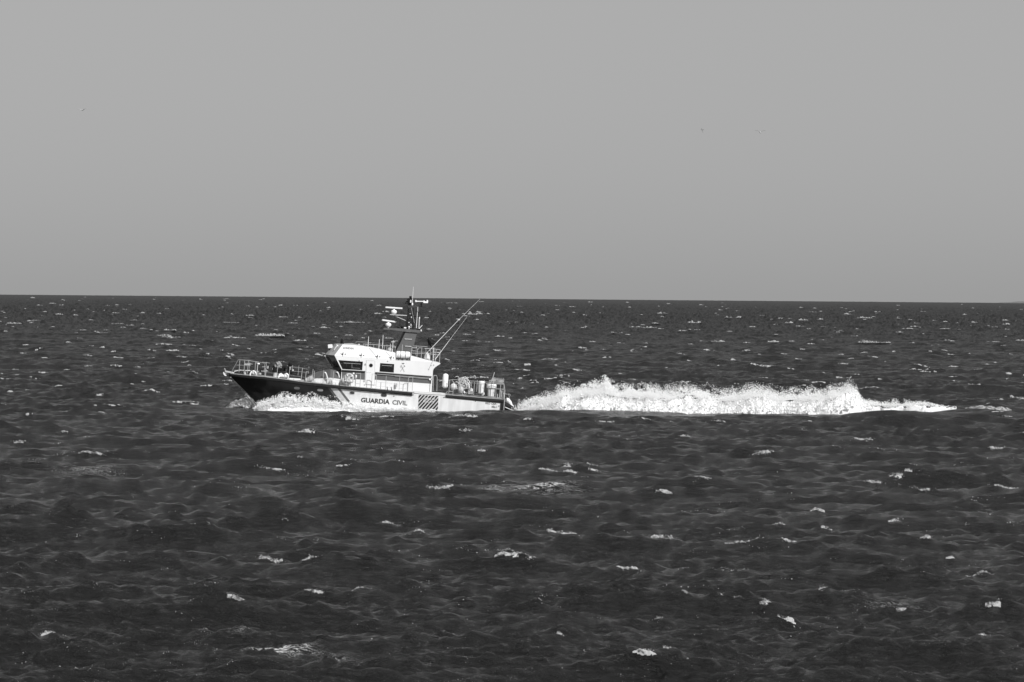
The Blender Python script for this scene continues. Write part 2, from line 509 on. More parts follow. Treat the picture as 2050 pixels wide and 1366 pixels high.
class MB:
    def __init__(self):
        self.v, self.f, self.cuts = [], [], []

    def add(self, vs, fs):
        b = len(self.v)
        self.cuts.append((b, len(self.f)))
        self.v += [Vector(p) for p in vs]
        self.f += [tuple(b + i for i in f) for f in fs]
        return self

    def box(self, c, s, rot=None):
        c = Vector(c)
        hx, hy, hz = s[0] / 2, s[1] / 2, s[2] / 2
        bv = 0.12 * min(hx, hy, hz)
        pts = []
        for sz in (-1, 1):
            for k, e in ((hz, bv), ):
                pass
        # chamfered box: two inset caps and a full belt
        def ringz(z, ins):
            return [Vector((sx * (hx - ins), sy * (hy - ins), z)) for sx, sy in ((-1, -1), (1, -1), (1, 1), (-1, 1))]
        pts = ringz(-hz, bv) + ringz(-hz + bv, 0) + ringz(hz - bv, 0) + ringz(hz, bv)
        if rot is not None:
            pts = [rot @ p for p in pts]
        pts = [p + c for p in pts]
        fs = [(3, 2, 1, 0), (12, 13, 14, 15)]
        for k in range(3):
            for i in range(4):
                j = (i + 1) % 4
                fs.append((k * 4 + i, k * 4 + j, k * 4 + 4 + j, k * 4 + 4 + i))
        return self.add(pts, fs)

    def tube(self, pts, r, n=6, r2=None):
        pts = [Vector(p) for p in pts]
        rings = []
        prev = None
        for i, p in enumerate(pts):
            if i == 0:
                t = pts[1] - p
            elif i == len(pts) - 1:
                t = p - pts[-2]
            else:
                t = (pts[i + 1] - p).normalized() + (p - pts[i - 1]).normalized()
            t.normalize()
            a = Vector((0, 0, 1)) if abs(t.z) < 0.9 else Vector((1, 0, 0))
            u = t.cross(a).normalized()
            if prev is not None:
                u = (prev - t * prev.dot(t)).normalized()
            prev = u
            w = t.cross(u)
            rr = r if r2 is None else r + (r2 - r) * i / (len(pts) - 1)
            rings.append([p + (u * math.cos(2 * math.pi * k / n) + w * math.sin(2 * math.pi * k / n)) * rr for k in range(n)])
        vs = [q for rg in rings for q in rg]
        fs = []
        for i in range(len(rings) - 1):
            for k in range(n):
                k2 = (k + 1) % n
                fs.append((i * n + k, i * n + k2, (i + 1) * n + k2, (i + 1) * n + k))
        fs.append(tuple(range(n))[::-1])
        fs.append(tuple((len(rings) - 1) * n + k for k in range(n)))
        return self.add(vs, fs)

    def lathe(self, c, prof, n=16, axis=None):
        """prof: list of (radius, height)"""
        c = Vector(c)
        q = Vector((0, 0, 1)).rotation_difference(Vector(axis)) if axis is not None else None
        vs = []
        for (r, h) in prof:
            for k in range(n):
                a = 2 * math.pi * k / n
                p = Vector((r * math.cos(a), r * math.sin(a), h))
                vs.append(c + (q @ p if q else p))
        fs = []
        for i in range(len(prof) - 1):
            for k in range(n):
                k2 = (k + 1) % n
                fs.append((i * n + k, i * n + k2, (i + 1) * n + k2, (i + 1) * n + k))
        fs.append(tuple(range(n))[::-1])
        fs.append(tuple((len(prof) - 1) * n + k for k in range(n)))
        return self.add(vs, fs)

    def prism(self, poly, y0, y1):
        """poly in (x, z), extruded in y"""
        n = len(poly)
        vs = [Vector((p[0], y0, p[1])) for p in poly] + [Vector((p[0], y1, p[1])) for p in poly]
        fs = [tuple(range(n)), tuple(range(2 * n - 1, n - 1, -1))]
        for i in range(n):
            j = (i + 1) % n
            fs.append((i, i + n, j + n, j))
        return self.add(vs, fs)

    def lump(self, c, s, seed=0, amp=0.25, n=14, m=9, freq=2.2):
        """an uneven rounded heap"""
        c = Vector(c)
        vs = []
        for i in range(m + 1):
            a = math.pi * i / m
            for k in range(n):
                b = 2 * math.pi * k / n
                d = Vector((math.sin(a) * math.cos(b), math.sin(a) * math.sin(b), math.cos(a)))
                f = 1 + amp * (2 * float(fbm(np.array([d.x * freq + seed * 7.3 + d.z * 1.7]), np.array([d.y * freq + seed * 3.1 - d.z * 2.1]), 3, seed)[0]) - 0.9)
                vs.append(c + Vector((d.x * s[0] * f, d.y * s[1] * f, d.z * s[2] * f)))
        fs = []
        for i in range(m):
            for k in range(n):
                k2 = (k + 1) % n
                fs.append((i * n + k, (i + 1) * n + k, (i + 1) * n + k2, i * n + k2))
        return self.add(vs, fs)

    def build(self, name, mat, parent, smooth=False, each=False):
        if each and len(self.cuts) > 1:      # every piece an object of its own
            ends = self.cuts[1:] + [(len(self.v), len(self.f))]
            for (v0, f0), (v1, f1) in zip(self.cuts, ends):
                mb = MB()
                mb.v = self.v[v0:v1]
                mb.f = [tuple(i - v0 for i in f) for f in self.f[f0:f1]]
                o = mb.build(name, mat, parent, smooth)
            return o
        o_ = ORG.get(parent.name, Vector((0, 0, 0))) if parent else Vector((0, 0, 0))
        me = bpy.data.meshes.new(name)
        me.from_pydata([tuple(p - o_) for p in self.v], [], self.f)
        me.materials.append(mat)
        import bmesh
        bm = bmesh.new()
        bm.from_mesh(me)
        bmesh.ops.recalc_face_normals(bm, faces=bm.faces)
        bm.to_mesh(me)
        bm.free()
        if smooth:
            me.polygons.foreach_set('use_smooth', [True] * len(me.polygons))
            me.set_sharp_from_angle(angle=R(42))
        me.update()
        o = bpy.data.objects.new(name, me)
        col.objects.link(o)
        o.parent = parent
        ORG[o.name] = o_
        return o


ORG = {}


def thing(name, label, cat, org=(0, 0, 0), group=None):
    e = bpy.data.objects.new(name, None)
    e.empty_display_size = 0.3
    col.objects.link(e)
    e.matrix_world = ROOT @ Matrix.Translation(Vector(org))
    ORG[e.name] = Vector(org)
    return tag(e, label, cat, group)


boat = thing('patrol_boat', 'white patrol boat with dark bow, diagonal hull stripes and a tall radar mast, heading left', 'boat')

# ------------------------------------------------------------------ hull
HBX = [-99, -11.6, -10.9, -9.8, -8.2, -6.0, -3.0, 0.0, 12]
HBY = [0.05, 0.05, 0.62, 1.15, 1.75, 2.25, 2.6, 2.7, 2.6]


def hb(x):
    return float(np.interp(x, HBX, HBY))


def S(px, py, off=0.0, far=False):
    p = L(px, py, -2.5)
    for _ in range(4):
        p = L(px, py, (1 if far else -1) * (hb(p.x) - off))
    return p


xb = L(457, 748, 0).x
XS = S(1008.5, 799).x
HBX[1] = xb
HBX[2:6] = [xb + 0.6, xb + 1.6, xb + 3.2, xb + 5.6]
sheer_px = [(457.5, 750), (500, 754), (532, 757), (577, 762.5), (602, 766.5), (660, 772), (694, 775.5), (743, 780), (800, 785.5), (824, 787.5),
            (831, 788.5), (842, 789.8), (886, 791.8), (893, 792.5), (950, 797.2), (1008.5, 802)]
SH = [S(*p) for p in sheer_px]
shx = [p.x for p in SH]
shz = [p.z for p in SH]
st0 = L(463, 757, 0)
st1 = L(513, 807, 0)
stem_slope = (st1.x - st0.x) / (st0.z - st1.z)
SLx0, SLz0 = SH[0].x, SH[0].z


def stem_x(z):
    return SLx0 + (SLz0 - z) * stem_slope


NS, NVV = 90, 22
HV, HF = [], []
tt = np.linspace(0, 1, NS) ** 1.15
zk0, zc0 = -1.9, -0.25        # foot of the stem, chine's start on the stem
for side in (-1, 1):
    base = len(HV)
    for t in tt:
        xs = SLx0 + (XS - SLx0) * t
        ps = Vector((xs, side * hb(xs), float(np.interp(xs, shx, shz))))
        xc = stem_x(zc0) + (XS - stem_x(zc0)) * t
        hc = float(np.interp(t, [0, .08, .2, .4, .7, 1], [0.04, 0.55, 1.25, 2.05, 2.36, 2.36]))
        zc = float(np.interp(t, [0, .15, .4, 1], [zc0, -0.55, -0.95, -1.0]))
        pc = Vector((xc, side * hc, zc))
        xk = stem_x(zk0) + (XS - stem_x(zk0)) * t
        pk = Vector((xk, 0, zk0 + 0.1 * t))
        for j in range(NVV):
            if j < 5:
                q = pk.lerp(pc, j / 5)
            else:
                s_ = (j - 5) / (NVV - 6)
                q = pc.lerp(ps, s_)
                # hollow flare forward, slight belly aft
                flare = float(np.interp(t, [0, .1, .25, .45, 1], [0.0, -0.22, -0.26, -0.02, 0.03])) * math.sin(math.pi * s_)
                q.y += side * flare * min(1, max(0.02, abs(ps.y)) / 0.8)
                if q.y * side < 0.02:
                    q.y = side * 0.02
            HV.append(q)
    for i in range(NS - 1):
        for j in range(NVV - 1):
            a = base + i * NVV + j
            f = (a, a + 1, a + NVV + 1, a + NVV)
            HF.append(f if side < 0 else f[::-1])
nb = NS * NVV
# stem closure and transom
for j in range(NVV - 1):
    HF.append((j, nb + j, nb + j + 1, j + 1))
    a = (NS - 1) * NVV + j
    HF.append((a, a + 1, nb + a + 1, nb + a))
hull = MB().add(HV, HF)

# hull paint: dark forward, two slanting bars, white aft; the bounds are lines x + k*z = c in the boat's frame
pA, pB = S(655, 775), S(683, 811)
kz = (pB.x - pA.x) / (pA.z - pB.z)
bounds = [S(x_, 775).x + kz * S(x_, 775).z for x_ in (654.5, 660.0, 673, 678.5)]
hm = bpy.data.materials.new('hull_paint')
hm.use_nodes = True
nt = hm.node_tree
b = nt.nodes['Principled BSDF']
tc = nt.nodes.new('ShaderNodeTexCoord')
sx = nt.nodes.new('ShaderNodeSeparateXYZ')
nt.links.new(tc.outputs['Object'], sx.inputs[0])
ma = nt.nodes.new('ShaderNodeMath'); ma.operation = 'MULTIPLY_ADD'
ma.inputs[1].default_value = kz
nt.links.new(sx.outputs['Z'], ma.inputs[0]); nt.links.new(sx.outputs['X'], ma.inputs[2])
mr = nt.nodes.new('ShaderNodeMapRange')
mr.inputs['From Min'].default_value = bounds[0] - 1
mr.inputs['From Max'].default_value = bounds[3] + 1
nt.links.new(ma.outputs[0], mr.inputs['Value'])
cr = nt.nodes.new('ShaderNodeValToRGB')
cr.color_ramp.interpolation = 'CONSTANT'
sp_ = bounds[3] - bounds[0] + 2
els = cr.color_ramp.elements
els[0].position = 0; els[0].color = (0.021, 0.021, 0.021, 1)
els[1].position = (bounds[0] - bounds[0] + 1) / sp_; els[1].color = (0.10, 0.10, 0.10, 1)
for bb, c_ in ((bounds[1], 0.62), (bounds[2], 0.12), (bounds[3], 0.70)):
    e_ = els.new((bb - bounds[0] + 1) / sp_)
    e_.color = (c_, c_, c_, 1)
nt.links.new(mr.outputs[0], cr.inputs[0])
# streaks of salt and wear
mp_ = nt.nodes.new('ShaderNodeMapping'); mp_.inputs['Scale'].default_value = (2.0, 1, 0.35)
nt.links.new(tc.outputs['Object'], mp_.inputs['Vector'])
no = nt.nodes.new('ShaderNodeTexNoise'); no.inputs['Scale'].default_value = 1.6; no.inputs['Detail'].default_value = 6
nt.links.new(mp_.outputs[0], no.inputs['Vector'])
m2 = nt.nodes.new('ShaderNodeMapRange')
m2.inputs['From Min'].default_value = 0.3; m2.inputs['From Max'].default_value = 0.75
m2.inputs['To Min'].default_value = 1.04; m2.inputs['To Max'].default_value = 0.80
nt.links.new(no.outputs['Fac'], m2.inputs['Value'])
mm = nt.nodes.new('ShaderNodeMix'); mm.data_type = 'RGBA'; mm.blend_type = 'MULTIPLY'
mm.inputs['Factor'].default_value = 1
nt.links.new(cr.outputs[0], mm.inputs['A']); nt.links.new(m2.outputs[0], mm.inputs['B'])
nt.links.new(mm.outputs['Result'], b.inputs['Base Color'])
b.inputs['Roughness'].default_value = 0.32
hull_o = hull.build('hull', hm, boat, smooth=True)
BVH = BVHTree.FromPolygons([tuple(p) for p in HV], HF)


def on_hull(x, z, off=0.012):
    h = BVH.ray_cast(Vector((x, -8, z)), Vector((0, 1, 0)))
    y = h[0].y if h[0] is not None else -hb(x)
    return Vector((x, y - off, z))


def H(px, py, off=0.012):
    """the point of the hull's near side seen at a pixel"""
    dl = (ROOT_I.to_3x3() @ ray(px, py)).normalized()
    h = BVH.ray_cast(CL, dl)
    return h[0] - dl * off if h[0] is not None else S(px, py)


def sheer_z(x):
    return float(np.interp(x, shx, shz))


# deck
dk = MB()
xs_ = np.linspace(SLx0 + 0.15, XS - 0.02, 70)
for x in xs_:
    z = sheer_z(x)
    h_ = hb(x)
    camb = 0.05 + 0.05 * min(1, h_ / 2)
    dk.v += [Vector((x, -h_ + 0.03, z + 0.02)), Vector((x, -h_ * 0.9, z + camb)), Vector((x, 0, z + camb + 0.06)), Vector((x, h_ * 0.9, z + camb)), Vector((x, h_ - 0.03, z + 0.02))]
for i in range(len(xs_) - 1):
    for k in range(4):
        a = i * 5 + k
        dk.f.append((a, a + 1, a + 6, a + 5))
dk.build('deck', M['grey'], boat)


# rubbing strakes: half round rubber bands along the sheer, both sides
def strake(x0, x1, h0, h1, sides, proud=0.11):
    mb = MB()
    n = 40
    for sd in sides:
        b0 = len(mb.v)
        for i in range(n + 1):
            x = x0 + (x1 - x0) * i / n
            hgt = h0 + (h1 - h0) * i / n
            z = sheer_z(x)
            yb = hb(x)
            pr = proud * min(1, 0.35 + yb)
            for (dy, dz) in ((-0.05, 0.07), (pr * .6, 0.07), (pr, 0.02), (pr, -hgt * .75), (pr * .6, -hgt), (-0.05, -hgt)):
                mb.v.append(Vector((x, sd * (yb + dy), z + dz)))
        for i in range(n):
            for k in range(5):
                a = b0 + i * 6 + k
                mb.f.append((a, a + 1, a + 7, a + 6))
        mb.f.append(tuple(b0 + k for k in range(6)))
        mb.f.append(tuple(b0 + n * 6 + k for k in range(6)))
    return mb


xr1 = S(825.5, 785).x
xa0 = S(892.5, 790).x
for sd in (-1, 1):
    strake(SLx0 + 0.02, xr1, 0.16, 0.20, (sd,)).build('rubbing_strake', M['rubber'], boat, smooth=True)
    strake(xa0, XS, 0.13, 0.20, (sd,)).build('rubbing_strake', M['rubber'], boat, smooth=True)
# upright fender at the stern corner
c1 = S(1005, 812)
zt, zb = sheer_z(XS) - 0.02, -1.2
for sd in (-1, 1):
    MB().box((XS - 0.10, sd * (hb(XS) - 0.01), (zt + zb) / 2), (0.24, 0.16, zt - zb)).build('corner_fender', M['rubber'], boat)
mb = MB()
mb.box((XS + 0.06, -(hb(XS) + 0.02), (zt + zb) / 2 + 0.1), (0.05, 0.06, zt - zb + 0.2))
mb.build('stern_pole', M['steel'], boat)

# pale side deck amidships where the rail is cut away (rescue zone)
mb = MB()
zpx = [(829, 787.3, 783.3), (842, 788.8, 783.8), (862, 789.8, 784.8), (884, 791, 786.3), (892, 791.8, 788.5)]
for (px, py0, py1) in zpx:
    a = S(px, py0, -0.012)
    bq = L(px, py1, a.y + 0.32)
    mb.v += [a, bq, Vector((bq.x, bq.y + 0.5, bq.z - 0.05)), Vector((a.x, a.y + 0.9, a.z - 0.3))]
for i in range(len(zpx) - 1):
    for k in range(3):
        mb.f.append((i * 4 + k, i * 4 + 4 + k, i * 4 + 5 + k, i * 4 + 1 + k))
mb.build('side_deck', paint('side_deck_paint', 0.46, 0.7, 0.08, 5), boat)


# ------------------------------------------------------------------ lettering
def text_mesh(body, size, align='LEFT', bold=0.0, spacing=1.0):
    cu = bpy.data.curves.new('t', 'FONT')
    cu.body = body
    cu.size = size
    cu.align_x = align
    cu.offset = bold
    cu.space_character = spacing
    cu.resolution_u = 3
    ob = bpy.data.objects.new('t', cu)
    col.objects.link(ob)
    dg = bpy.context.evaluated_depsgraph_get()
    me = bpy.data.meshes.new_from_object(ob.evaluated_get(dg))
    vs = [v.co.copy() for v in me.vertices]
    fs = [tuple(p.vertices) for p in me.polygons]
    bpy.data.objects.remove(ob)
    bpy.data.curves.remove(cu)
    bpy.data.meshes.remove(me)
    return vs, fs


def lettering(body, p0, p1, cap, name, mat, parent, place, bold=0.0, label=None):
    """lettering between two points (x, z) of the boat's side, cap height in metres"""
    vs, fs = text_mesh(body, cap / 0.7, bold=bold * cap)
    x0 = min(v.x for v in vs); x1 = max(v.x for v in vs)
    d = Vector((p1.x - p0.x, p1.z - p0.z))
    ln = d.length
    d.normalize()
    nrm = Vector((-d.y, d.x))
    out = []
    for v in vs:
        u = (v.x - x0) / (x1 - x0) * ln
        q = Vector((p0.x, p0.z)) + d * u + nrm * v.y
        out.append(place(q.x, q.y))
    mb = MB().add(out, fs)
    o = mb.build(name, mat, parent)
    if label:
        o['label'] = label
    return o


lettering('GUARDIA', H(722.3, 805.3), H(780, 809.4), 0.35, 'hull_lettering', M['text'], boat, on_hull, bold=0.055, label='dark letters GUARDIA on the white hull')
lettering('CIVIL', H(785, 809.8), H(815.2, 811.8), 0.34, 'hull_lettering', M['textpale'], boat, on_hull, bold=0.045, label='letters CIVIL on the white hull, glare painted into their pale grey')
lettering('R\u00cdO OJA', H(971.8, 809.3), H(994.0, 810.8), 0.155, 'name_lettering', M['textgrey'], boat, on_hull, bold=0.035, label='small grey letters of the boat name near the stern')
lettering('M61', H(984.4, 816.6), H(994.0, 817.3), 0.155, 'number_lettering', M['textgrey'], boat, on_hull, bold=0.035, label='small grey number below the boat name')

# hatched rescue zone
q0, q1, q2, q3 = H(838.3, 790.6), H(877.5, 793.2), H(876.5, 822.5), H(837.3, 819.5)


def quad_at(u, v, off):
    a = Vector((q0.x, q0.z)).lerp(Vector((q1.x, q1.z)), u)
    c = Vector((q3.x, q3.z)).lerp(Vector((q2.x, q2.z)), u)
    p = a.lerp(c, v)
    return on_hull(p.x, p.y, off)


mb = MB()
for i in range(9):
    for j in range(7):
        mb.v.append(quad_at(i / 8, j / 6, 0.010))
for i in range(8):
    for j in range(6):
        a = i * 7 + j
        mb.f.append((a, a + 7, a + 8, a + 1))
zone = mb.build('rescue_zone_panel', paint('rescue_panel', 0.50, 0.5, 0.06, 6), boat)
zone['label'] = 'pale panel with dark diagonal stripes and white wording'


def clip_band(c0, c1, slope):
    """polygon of the unit square between the lines u + slope*v = c0 and c1"""
    poly = [(0, 0), (1, 0), (1, 1), (0, 1)]
    for c, sgn in ((c0, 1), (c1, -1)):
        outp = []
        for i in range(len(poly)):
            a, b2 = poly[i], poly[(i + 1) % len(poly)]
            fa = sgn * (a[0] + slope * a[1] - c)
            fb_ = sgn * (b2[0] + slope * b2[1] - c)
            if fa >= 0:
                outp.append(a)
            if fa * fb_ < 0:
                t = fa / (fa - fb_)
                outp.append((a[0] + (b2[0] - a[0]) * t, a[1] + (b2[1] - a[1]) * t))
        poly = outp
        if not poly:
            break
    return poly


mb = MB()
k = -0.0
for i in range(11):
    c0 = 0.055 + i * 0.170
    poly = clip_band(c0, c0 + 0.098, 0.60)
    if len(poly) >= 3:
        mb.add([quad_at(u, v, 0.034) for u, v in poly], [tuple(range(len(poly)))])
mb.build('stripe', M['black'], zone, each=True)
lettering('ZONA DE', H(849.0, 800.2), H(870.2, 801.8), 0.15, 'zone_lettering', M['light'], zone, lambda x, z: on_hull(x, z, 0.045), bold=0.0)
lettering('RESCATE', H(847.0, 805.6), H(868.6, 807.2), 0.15, 'zone_lettering', M['light'], zone, lambda x, z: on_hull(x, z, 0.045), bold=0.0)

# oval portholes in the hull
for (px, py, wp, hp, mt) in ((594.5, 777.4, 11, 5, 'visor'), (641, 781.2, 11.5, 5, 'visor'), (705, 786.6, 11.5, 7, 'visor'), (768.5, 791.3, 12, 7, 'midgrey')):
    c = H(px, py)
    mbf, mbp = MB(), MB()
    n = 20
    for mb_, sc_, off in ((mbf, 1.0, 0.03), (mbp, 0.78, 0.036)):
        pts = []
        for i in range(n):
            a = 2 * math.pi * i / n
            ex = abs(math.cos(a)) ** 0.6 * (1 if math.cos(a) > 0 else -1)
            ez = abs(math.sin(a)) ** 0.8 * (1 if math.sin(a) > 0 else -1)
            pts.append(on_hull(c.x + ex * wp / 51 * sc_, c.z + ez * hp / 51 * sc_, off))
        back = [on_hull(p.x, p.z, -0.01) for p in pts]
        mb_.add(pts + back, [tuple(range(n))] + [(i, (i + 1) % n, n + (i + 1) % n, n + i) for i in range(n)])
    pf = mbf.build('porthole', M['seam'] if mt == 'visor' else M['midgrey'], boat)
    mbp.build('pane', M['visor'] if px < 700 else M['dark'], pf)
# small vents and marks on the hull
for (px, py) in ((788.5, 793.3), (889, 795.5), (977 - 25, 803), (999, 813), (827, 790.6)):
    c = H(px, py)
    MB().lathe(c, [(0.045, -0.02), (0.045, 0.03), (0.02, 0.035)], 8, axis=(0, -1, 0)).build('hull_outlet', M['midgrey'], boat)
# ------------------------------------------------------------------ wheelhouse
WY = 1.95
A = L(686, 689.8, -1.62)
B = L(669.5, 711.7, -WY)
Cc = L(683.8, 739.9, -WY)
zbrk = L(740, 716.5, -WY).z
roof_px = [(686, 689.8), (704, 691), (725.5, 693), (742, 696), (757.4, 699.3), (775, 703), (791.8, 707), (792.2, 722), (821.8, 722.6), (822.2, 712.8), (850, 720), (872, 725.2), (881.5, 727.3)]
bot_px = [(669.5, 711.7), (683.8, 739.9), (684.2, 776), (863.9, 787), (864.2, 760), (865, 747.4), (868, 739), (872.7, 734), (878, 731), (881.8, 728.6)]


def wy(z):
    return WY if z < zbrk else WY - (z - zbrk) * 0.24


def LW(px, py, off=0.0):
    """point on the wheelhouse's near side at a pixel"""
    y = -WY
    for _ in range(4):
        p = L(px, py, y)
        y = -wy(p.z) - off
    return L(px, py, y)


top = [LW(*p) for p in roof_px]
bot = [LW(*p) for p in bot_px]
# columns
xsr = sorted(set([round(p.x, 4) for p in top] + [round(p.x, 4) for p in bot] + [round(B.x + (A.x - B.x) * i / 5, 4) for i in range(6)]
             + [round(x, 4) for x in np.linspace(bot[3].x, bot[-1].x, 8)]))
tx = [B.x] + [p.x for p in top]
tz = [B.z] + [p.z for p in top]
# split top into pieces to keep the vertical cuts of the raft recess
pieces = []
wh = MB()


def ztop(x, side):
    # side 0: value from the left, 1: value from the right at a jump
    for i in range(len(tx) - 1):
        if tx[i + 1] - tx[i] < 0.06 and tx[i] - 0.03 <= x <= tx[i + 1] + 0.03:
            return tz[i] if side == 0 else tz[i + 1]
    return float(np.interp(x, tx, tz))


bx1 = [p.x for p in bot[:3]]
def zbot(x):
    if x <= bot[1].x:
        return float(np.interp(x, [bot[0].x, bot[1].x], [bot[0].z, bot[1].z]))
    if x <= bot[3].x:
        return float(np.interp(x, [bot[2].x, bot[3].x], [bot[2].z, bot[3].z]))
    return float(np.interp(x, [p.x for p in bot[4:]], [p.z for p in bot[4:]]))


cols = [x for x in xsr if B.x <= x <= top[-1].x]
eps = 1e-3
colx = []
for x in cols:
    if colx and x - colx[-1] < 0.02:
        continue
    colx.append(x)
NROW = 9
prev = None
for i in range(len(colx) - 1):
    xa, xc = colx[i], colx[i + 1]
    jump_a, jump_c = 1, 0
    quads = []
    for x, sd in ((xa, jump_a), (xc, jump_c)):
        z0 = zbot(x + (eps if sd else -eps))
        z1 = ztop(x, sd)
        zs = [z0 + (min(zbrk, z1) - z0) * k / 4 for k in range(5)] if z0 < zbrk else [z0] * 5
        zlow = zs[-1]
        zs += [zlow + (z1 - zlow) * k / 4 for k in range(1, 5)]
        quads.append([(x, z) for z in zs])
    for sd in (-1, 1):
        b0 = len(wh.v)
        for q in quads:
            wh.v += [Vector((x, sd * wy(z), z)) for x, z in q]
        for k in range(NROW - 1):
            f = (b0 + k, b0 + NROW + k, b0 + NROW + k + 1, b0 + k + 1)
            wh.f.append(f if sd < 0 else f[::-1])
    # roof and underside between the sides
    (xl, zl), (xr_, zr) = quads[0][-1], quads[1][-1]
    b0 = len(wh.v)
    wh.v += [Vector((xl, -wy(zl), zl)), Vector((xr_, -wy(zr), zr)), Vector((xr_, 0, zr + 0.05)), Vector((xl, 0, zl + 0.05)), Vector((xr_, wy(zr), zr)), Vector((xl, wy(zl), zl))]
    wh.f += [(b0, b0 + 1, b0 + 2, b0 + 3), (b0 + 3, b0 + 2, b0 + 4, b0 + 5)]
    (xl, zl), (xr_, zr) = quads[0][0], quads[1][0]
    b0 = len(wh.v)
    wh.v += [Vector((xl, -wy(zl), zl)), Vector((xr_, -wy(zr), zr)), Vector((xr_, wy(zr), zr)), Vector((xl, wy(zl), zl))]
    wh.f += [(b0 + 3, b0 + 2, b0 + 1, b0)]
# vertical faces: recess ends and aft wall
for (x, z0, z1) in ((0.5 * (top[6].x + top[7].x), top[7].z, top[6].z), (0.5 * (top[8].x + top[9].x), top[8].z, top[9].z), (bot[3].x, bot[3].z, bot[4].z), (bot[4].x, bot[4].z, bot[5].z)):
    b0 = len(wh.v)
    wh.v += [Vector((x, -wy(z0), z0)), Vector((x, wy(z0), z0)), Vector((x, wy(z1), z1)), Vector((x, -wy(z1), z1))]
    wh.f += [(b0, b0 + 1, b0 + 2, b0 + 3)]
wheelhouse = wh.build('wheelhouse', M['white'], boat)

# faceted front: visor above, raked windscreen below
BUL = 0.62


def front_row(px, py, hw, f=1.0):
    p = L(px, py, -hw)
    ys = [-hw, -hw * 0.55, 0, hw * 0.55, hw]
    dx = [0, -BUL * 0.72 * f, -BUL * f, -BUL * 0.72 * f, 0]
    return [Vector((p.x + d, y, p.z)) for y, d in zip(ys, dx)]


rA = front_row(686, 689.9, wy(A.z), 0.9)
rB = front_row(669.5, 711.7, wy(B.z), 1.0)
rW0 = front_row(671.6, 716.2, WY, 1.0)
rW1 = front_row(681.6, 735.9, WY, 0.9)
rC = front_row(683.8, 740.0, WY, 0.88)


def strips(rows_, name, mat, parent, gap=0.0, off=0.0, thick=None):
    mb = MB()
    for r0, r1 in zip(rows_[:-1], rows_[1:]):
        for i in range(4):
            a, b_, c, d = r0[i], r0[i + 1], r1[i + 1], r1[i]
            if gap:
                a, b_ = a.lerp(b_, gap), b_.lerp(a, gap)
                d, c = d.lerp(c, gap), c.lerp(d, gap)
            n = (b_ - a).cross(d - a).normalized()
            if n.x > 0:
                n = -n
            mb.add([p + n * off for p in (a, b_, c, d)], [(0, 1, 2, 3)])
    return mb.build(name, mat, parent)


visor = strips([rA, rB], 'visor', M['visor'], boat)
wsf = strips([rB, rW0, rW1, rC], 'windscreen_frame', M['midgrey'], boat)
for i in range(4):
    mb = MB()
    a, b_, c, d = rW0[i], rW0[i + 1], rW1[i + 1], rW1[i]
    g = 0.055
    a, b_, d, c = a.lerp(b_, g), b_.lerp(a, g), d.lerp(c, g), c.lerp(d, g)
    n = (b_ - a).cross(d - a).normalized()
    if n.x > 0:
        n = -n
    p1 = [p + n * 0.02 for p in (a, b_, c, d)]
    p2 = [p - n * 0.01 for p in (a, b_, c, d)]
    mb.add(p1 + p2, [(0, 1, 2, 3), (4, 5, 1, 0), (5, 6, 2, 1), (6, 7, 3, 2), (7, 4, 0, 3)])
    wp = mb.build('windscreen', M['glass'], boat)
# cap between roof edge and bulged front
mb = MB()
mb.add(rA + [Vector((rA[0].x + 0.02, rA[0].y, rA[0].z + 0.002)), Vector((rA[4].x + 0.02, rA[4].y, rA[4].z + 0.002)), Vector((rA[2].x + 1.4, 0, rA[2].z + 0.13))],
       [(5, 0, 1, 7), (7, 1, 2), (7, 2, 3), (7, 3, 4, 6)])
mb.add([Vector((rA[0].x + 0.02, rA[0].y, rA[0].z)), Vector((L(735, 691, -1.4).x, -1.45, ztop(L(735, 691, -1.4).x, 1) + 0.03)), Vector((L(735, 691, -1.4).x, 1.45, ztop(L(735, 691, -1.4).x, 1) + 0.03)), Vector((rA[4].x + 0.02, rA[4].y, rA[4].z)), Vector((rA[2].x + 1.4, 0, rA[2].z + 0.13))],
       [(0, 1, 4), (1, 2, 4), (2, 3, 4)])
mb.build('roof_cap', M['visor'], boat)
# bottom cap of the bulge
mb = MB()
mb.add(rC, [(0, 1, 2, 3, 4)])
mb.build('front_sill', M['midgrey'], boat)


def side_poly(pxs, name, mat, parent, off=0.012, depth=0.03):
    """a flat panel on the wheelhouse's near side, and its twin on the far side"""
    mb = MB()
    for sd in (1,):
        pts = [LW(px, py, off) for px, py in pxs]
        pts = [Vector((p.x, p.y * sd, p.z)) for p in pts]
        bk = [Vector((p.x, p.y + sd * depth, p.z)) for p in pts]
        n = len(pts)
        mb.add(pts + bk, [tuple(range(n))] + [(i, (i + 1) % n, n + (i + 1) % n, n + i) for i in range(n)])
    return mb.build(name, mat, parent)


# windows
w1 = side_poly([(677.6, 721.2), (726.6, 724.3), (725.2, 741.2), (685.6, 739.0)], 'window', M['black'], boat, 0.022)
w1['label'] = 'long dark side window with a slanting front edge'
side_poly([(680.5, 723.2), (724.0, 725.9), (722.8, 739.0), (687.2, 737.0)], 'pane', M['glass'], w1, 0.03)
mb = MB()
mb.tube([LW(688, 727.1, 0.036), LW(721.5, 729.1, 0.036)], 0.017, 4)
mb.tube([LW(704.5, 727.5, 0.036), LW(704.5, 737.5, 0.036)], 0.009, 4)
mb.tube([LW(704.5, 736.8, 0.036), LW(721, 737.8, 0.036)], 0.009, 4)
mb.build('window_rail', M['visor'], w1, each=True)
w2 = side_poly([(761.4, 727.2), (789.2, 729.2), (788.4, 746.0), (760.0, 744.0)], 'window', M['black'], boat, 0.022)
w2['label'] = 'dark square-cornered window aft of the door'
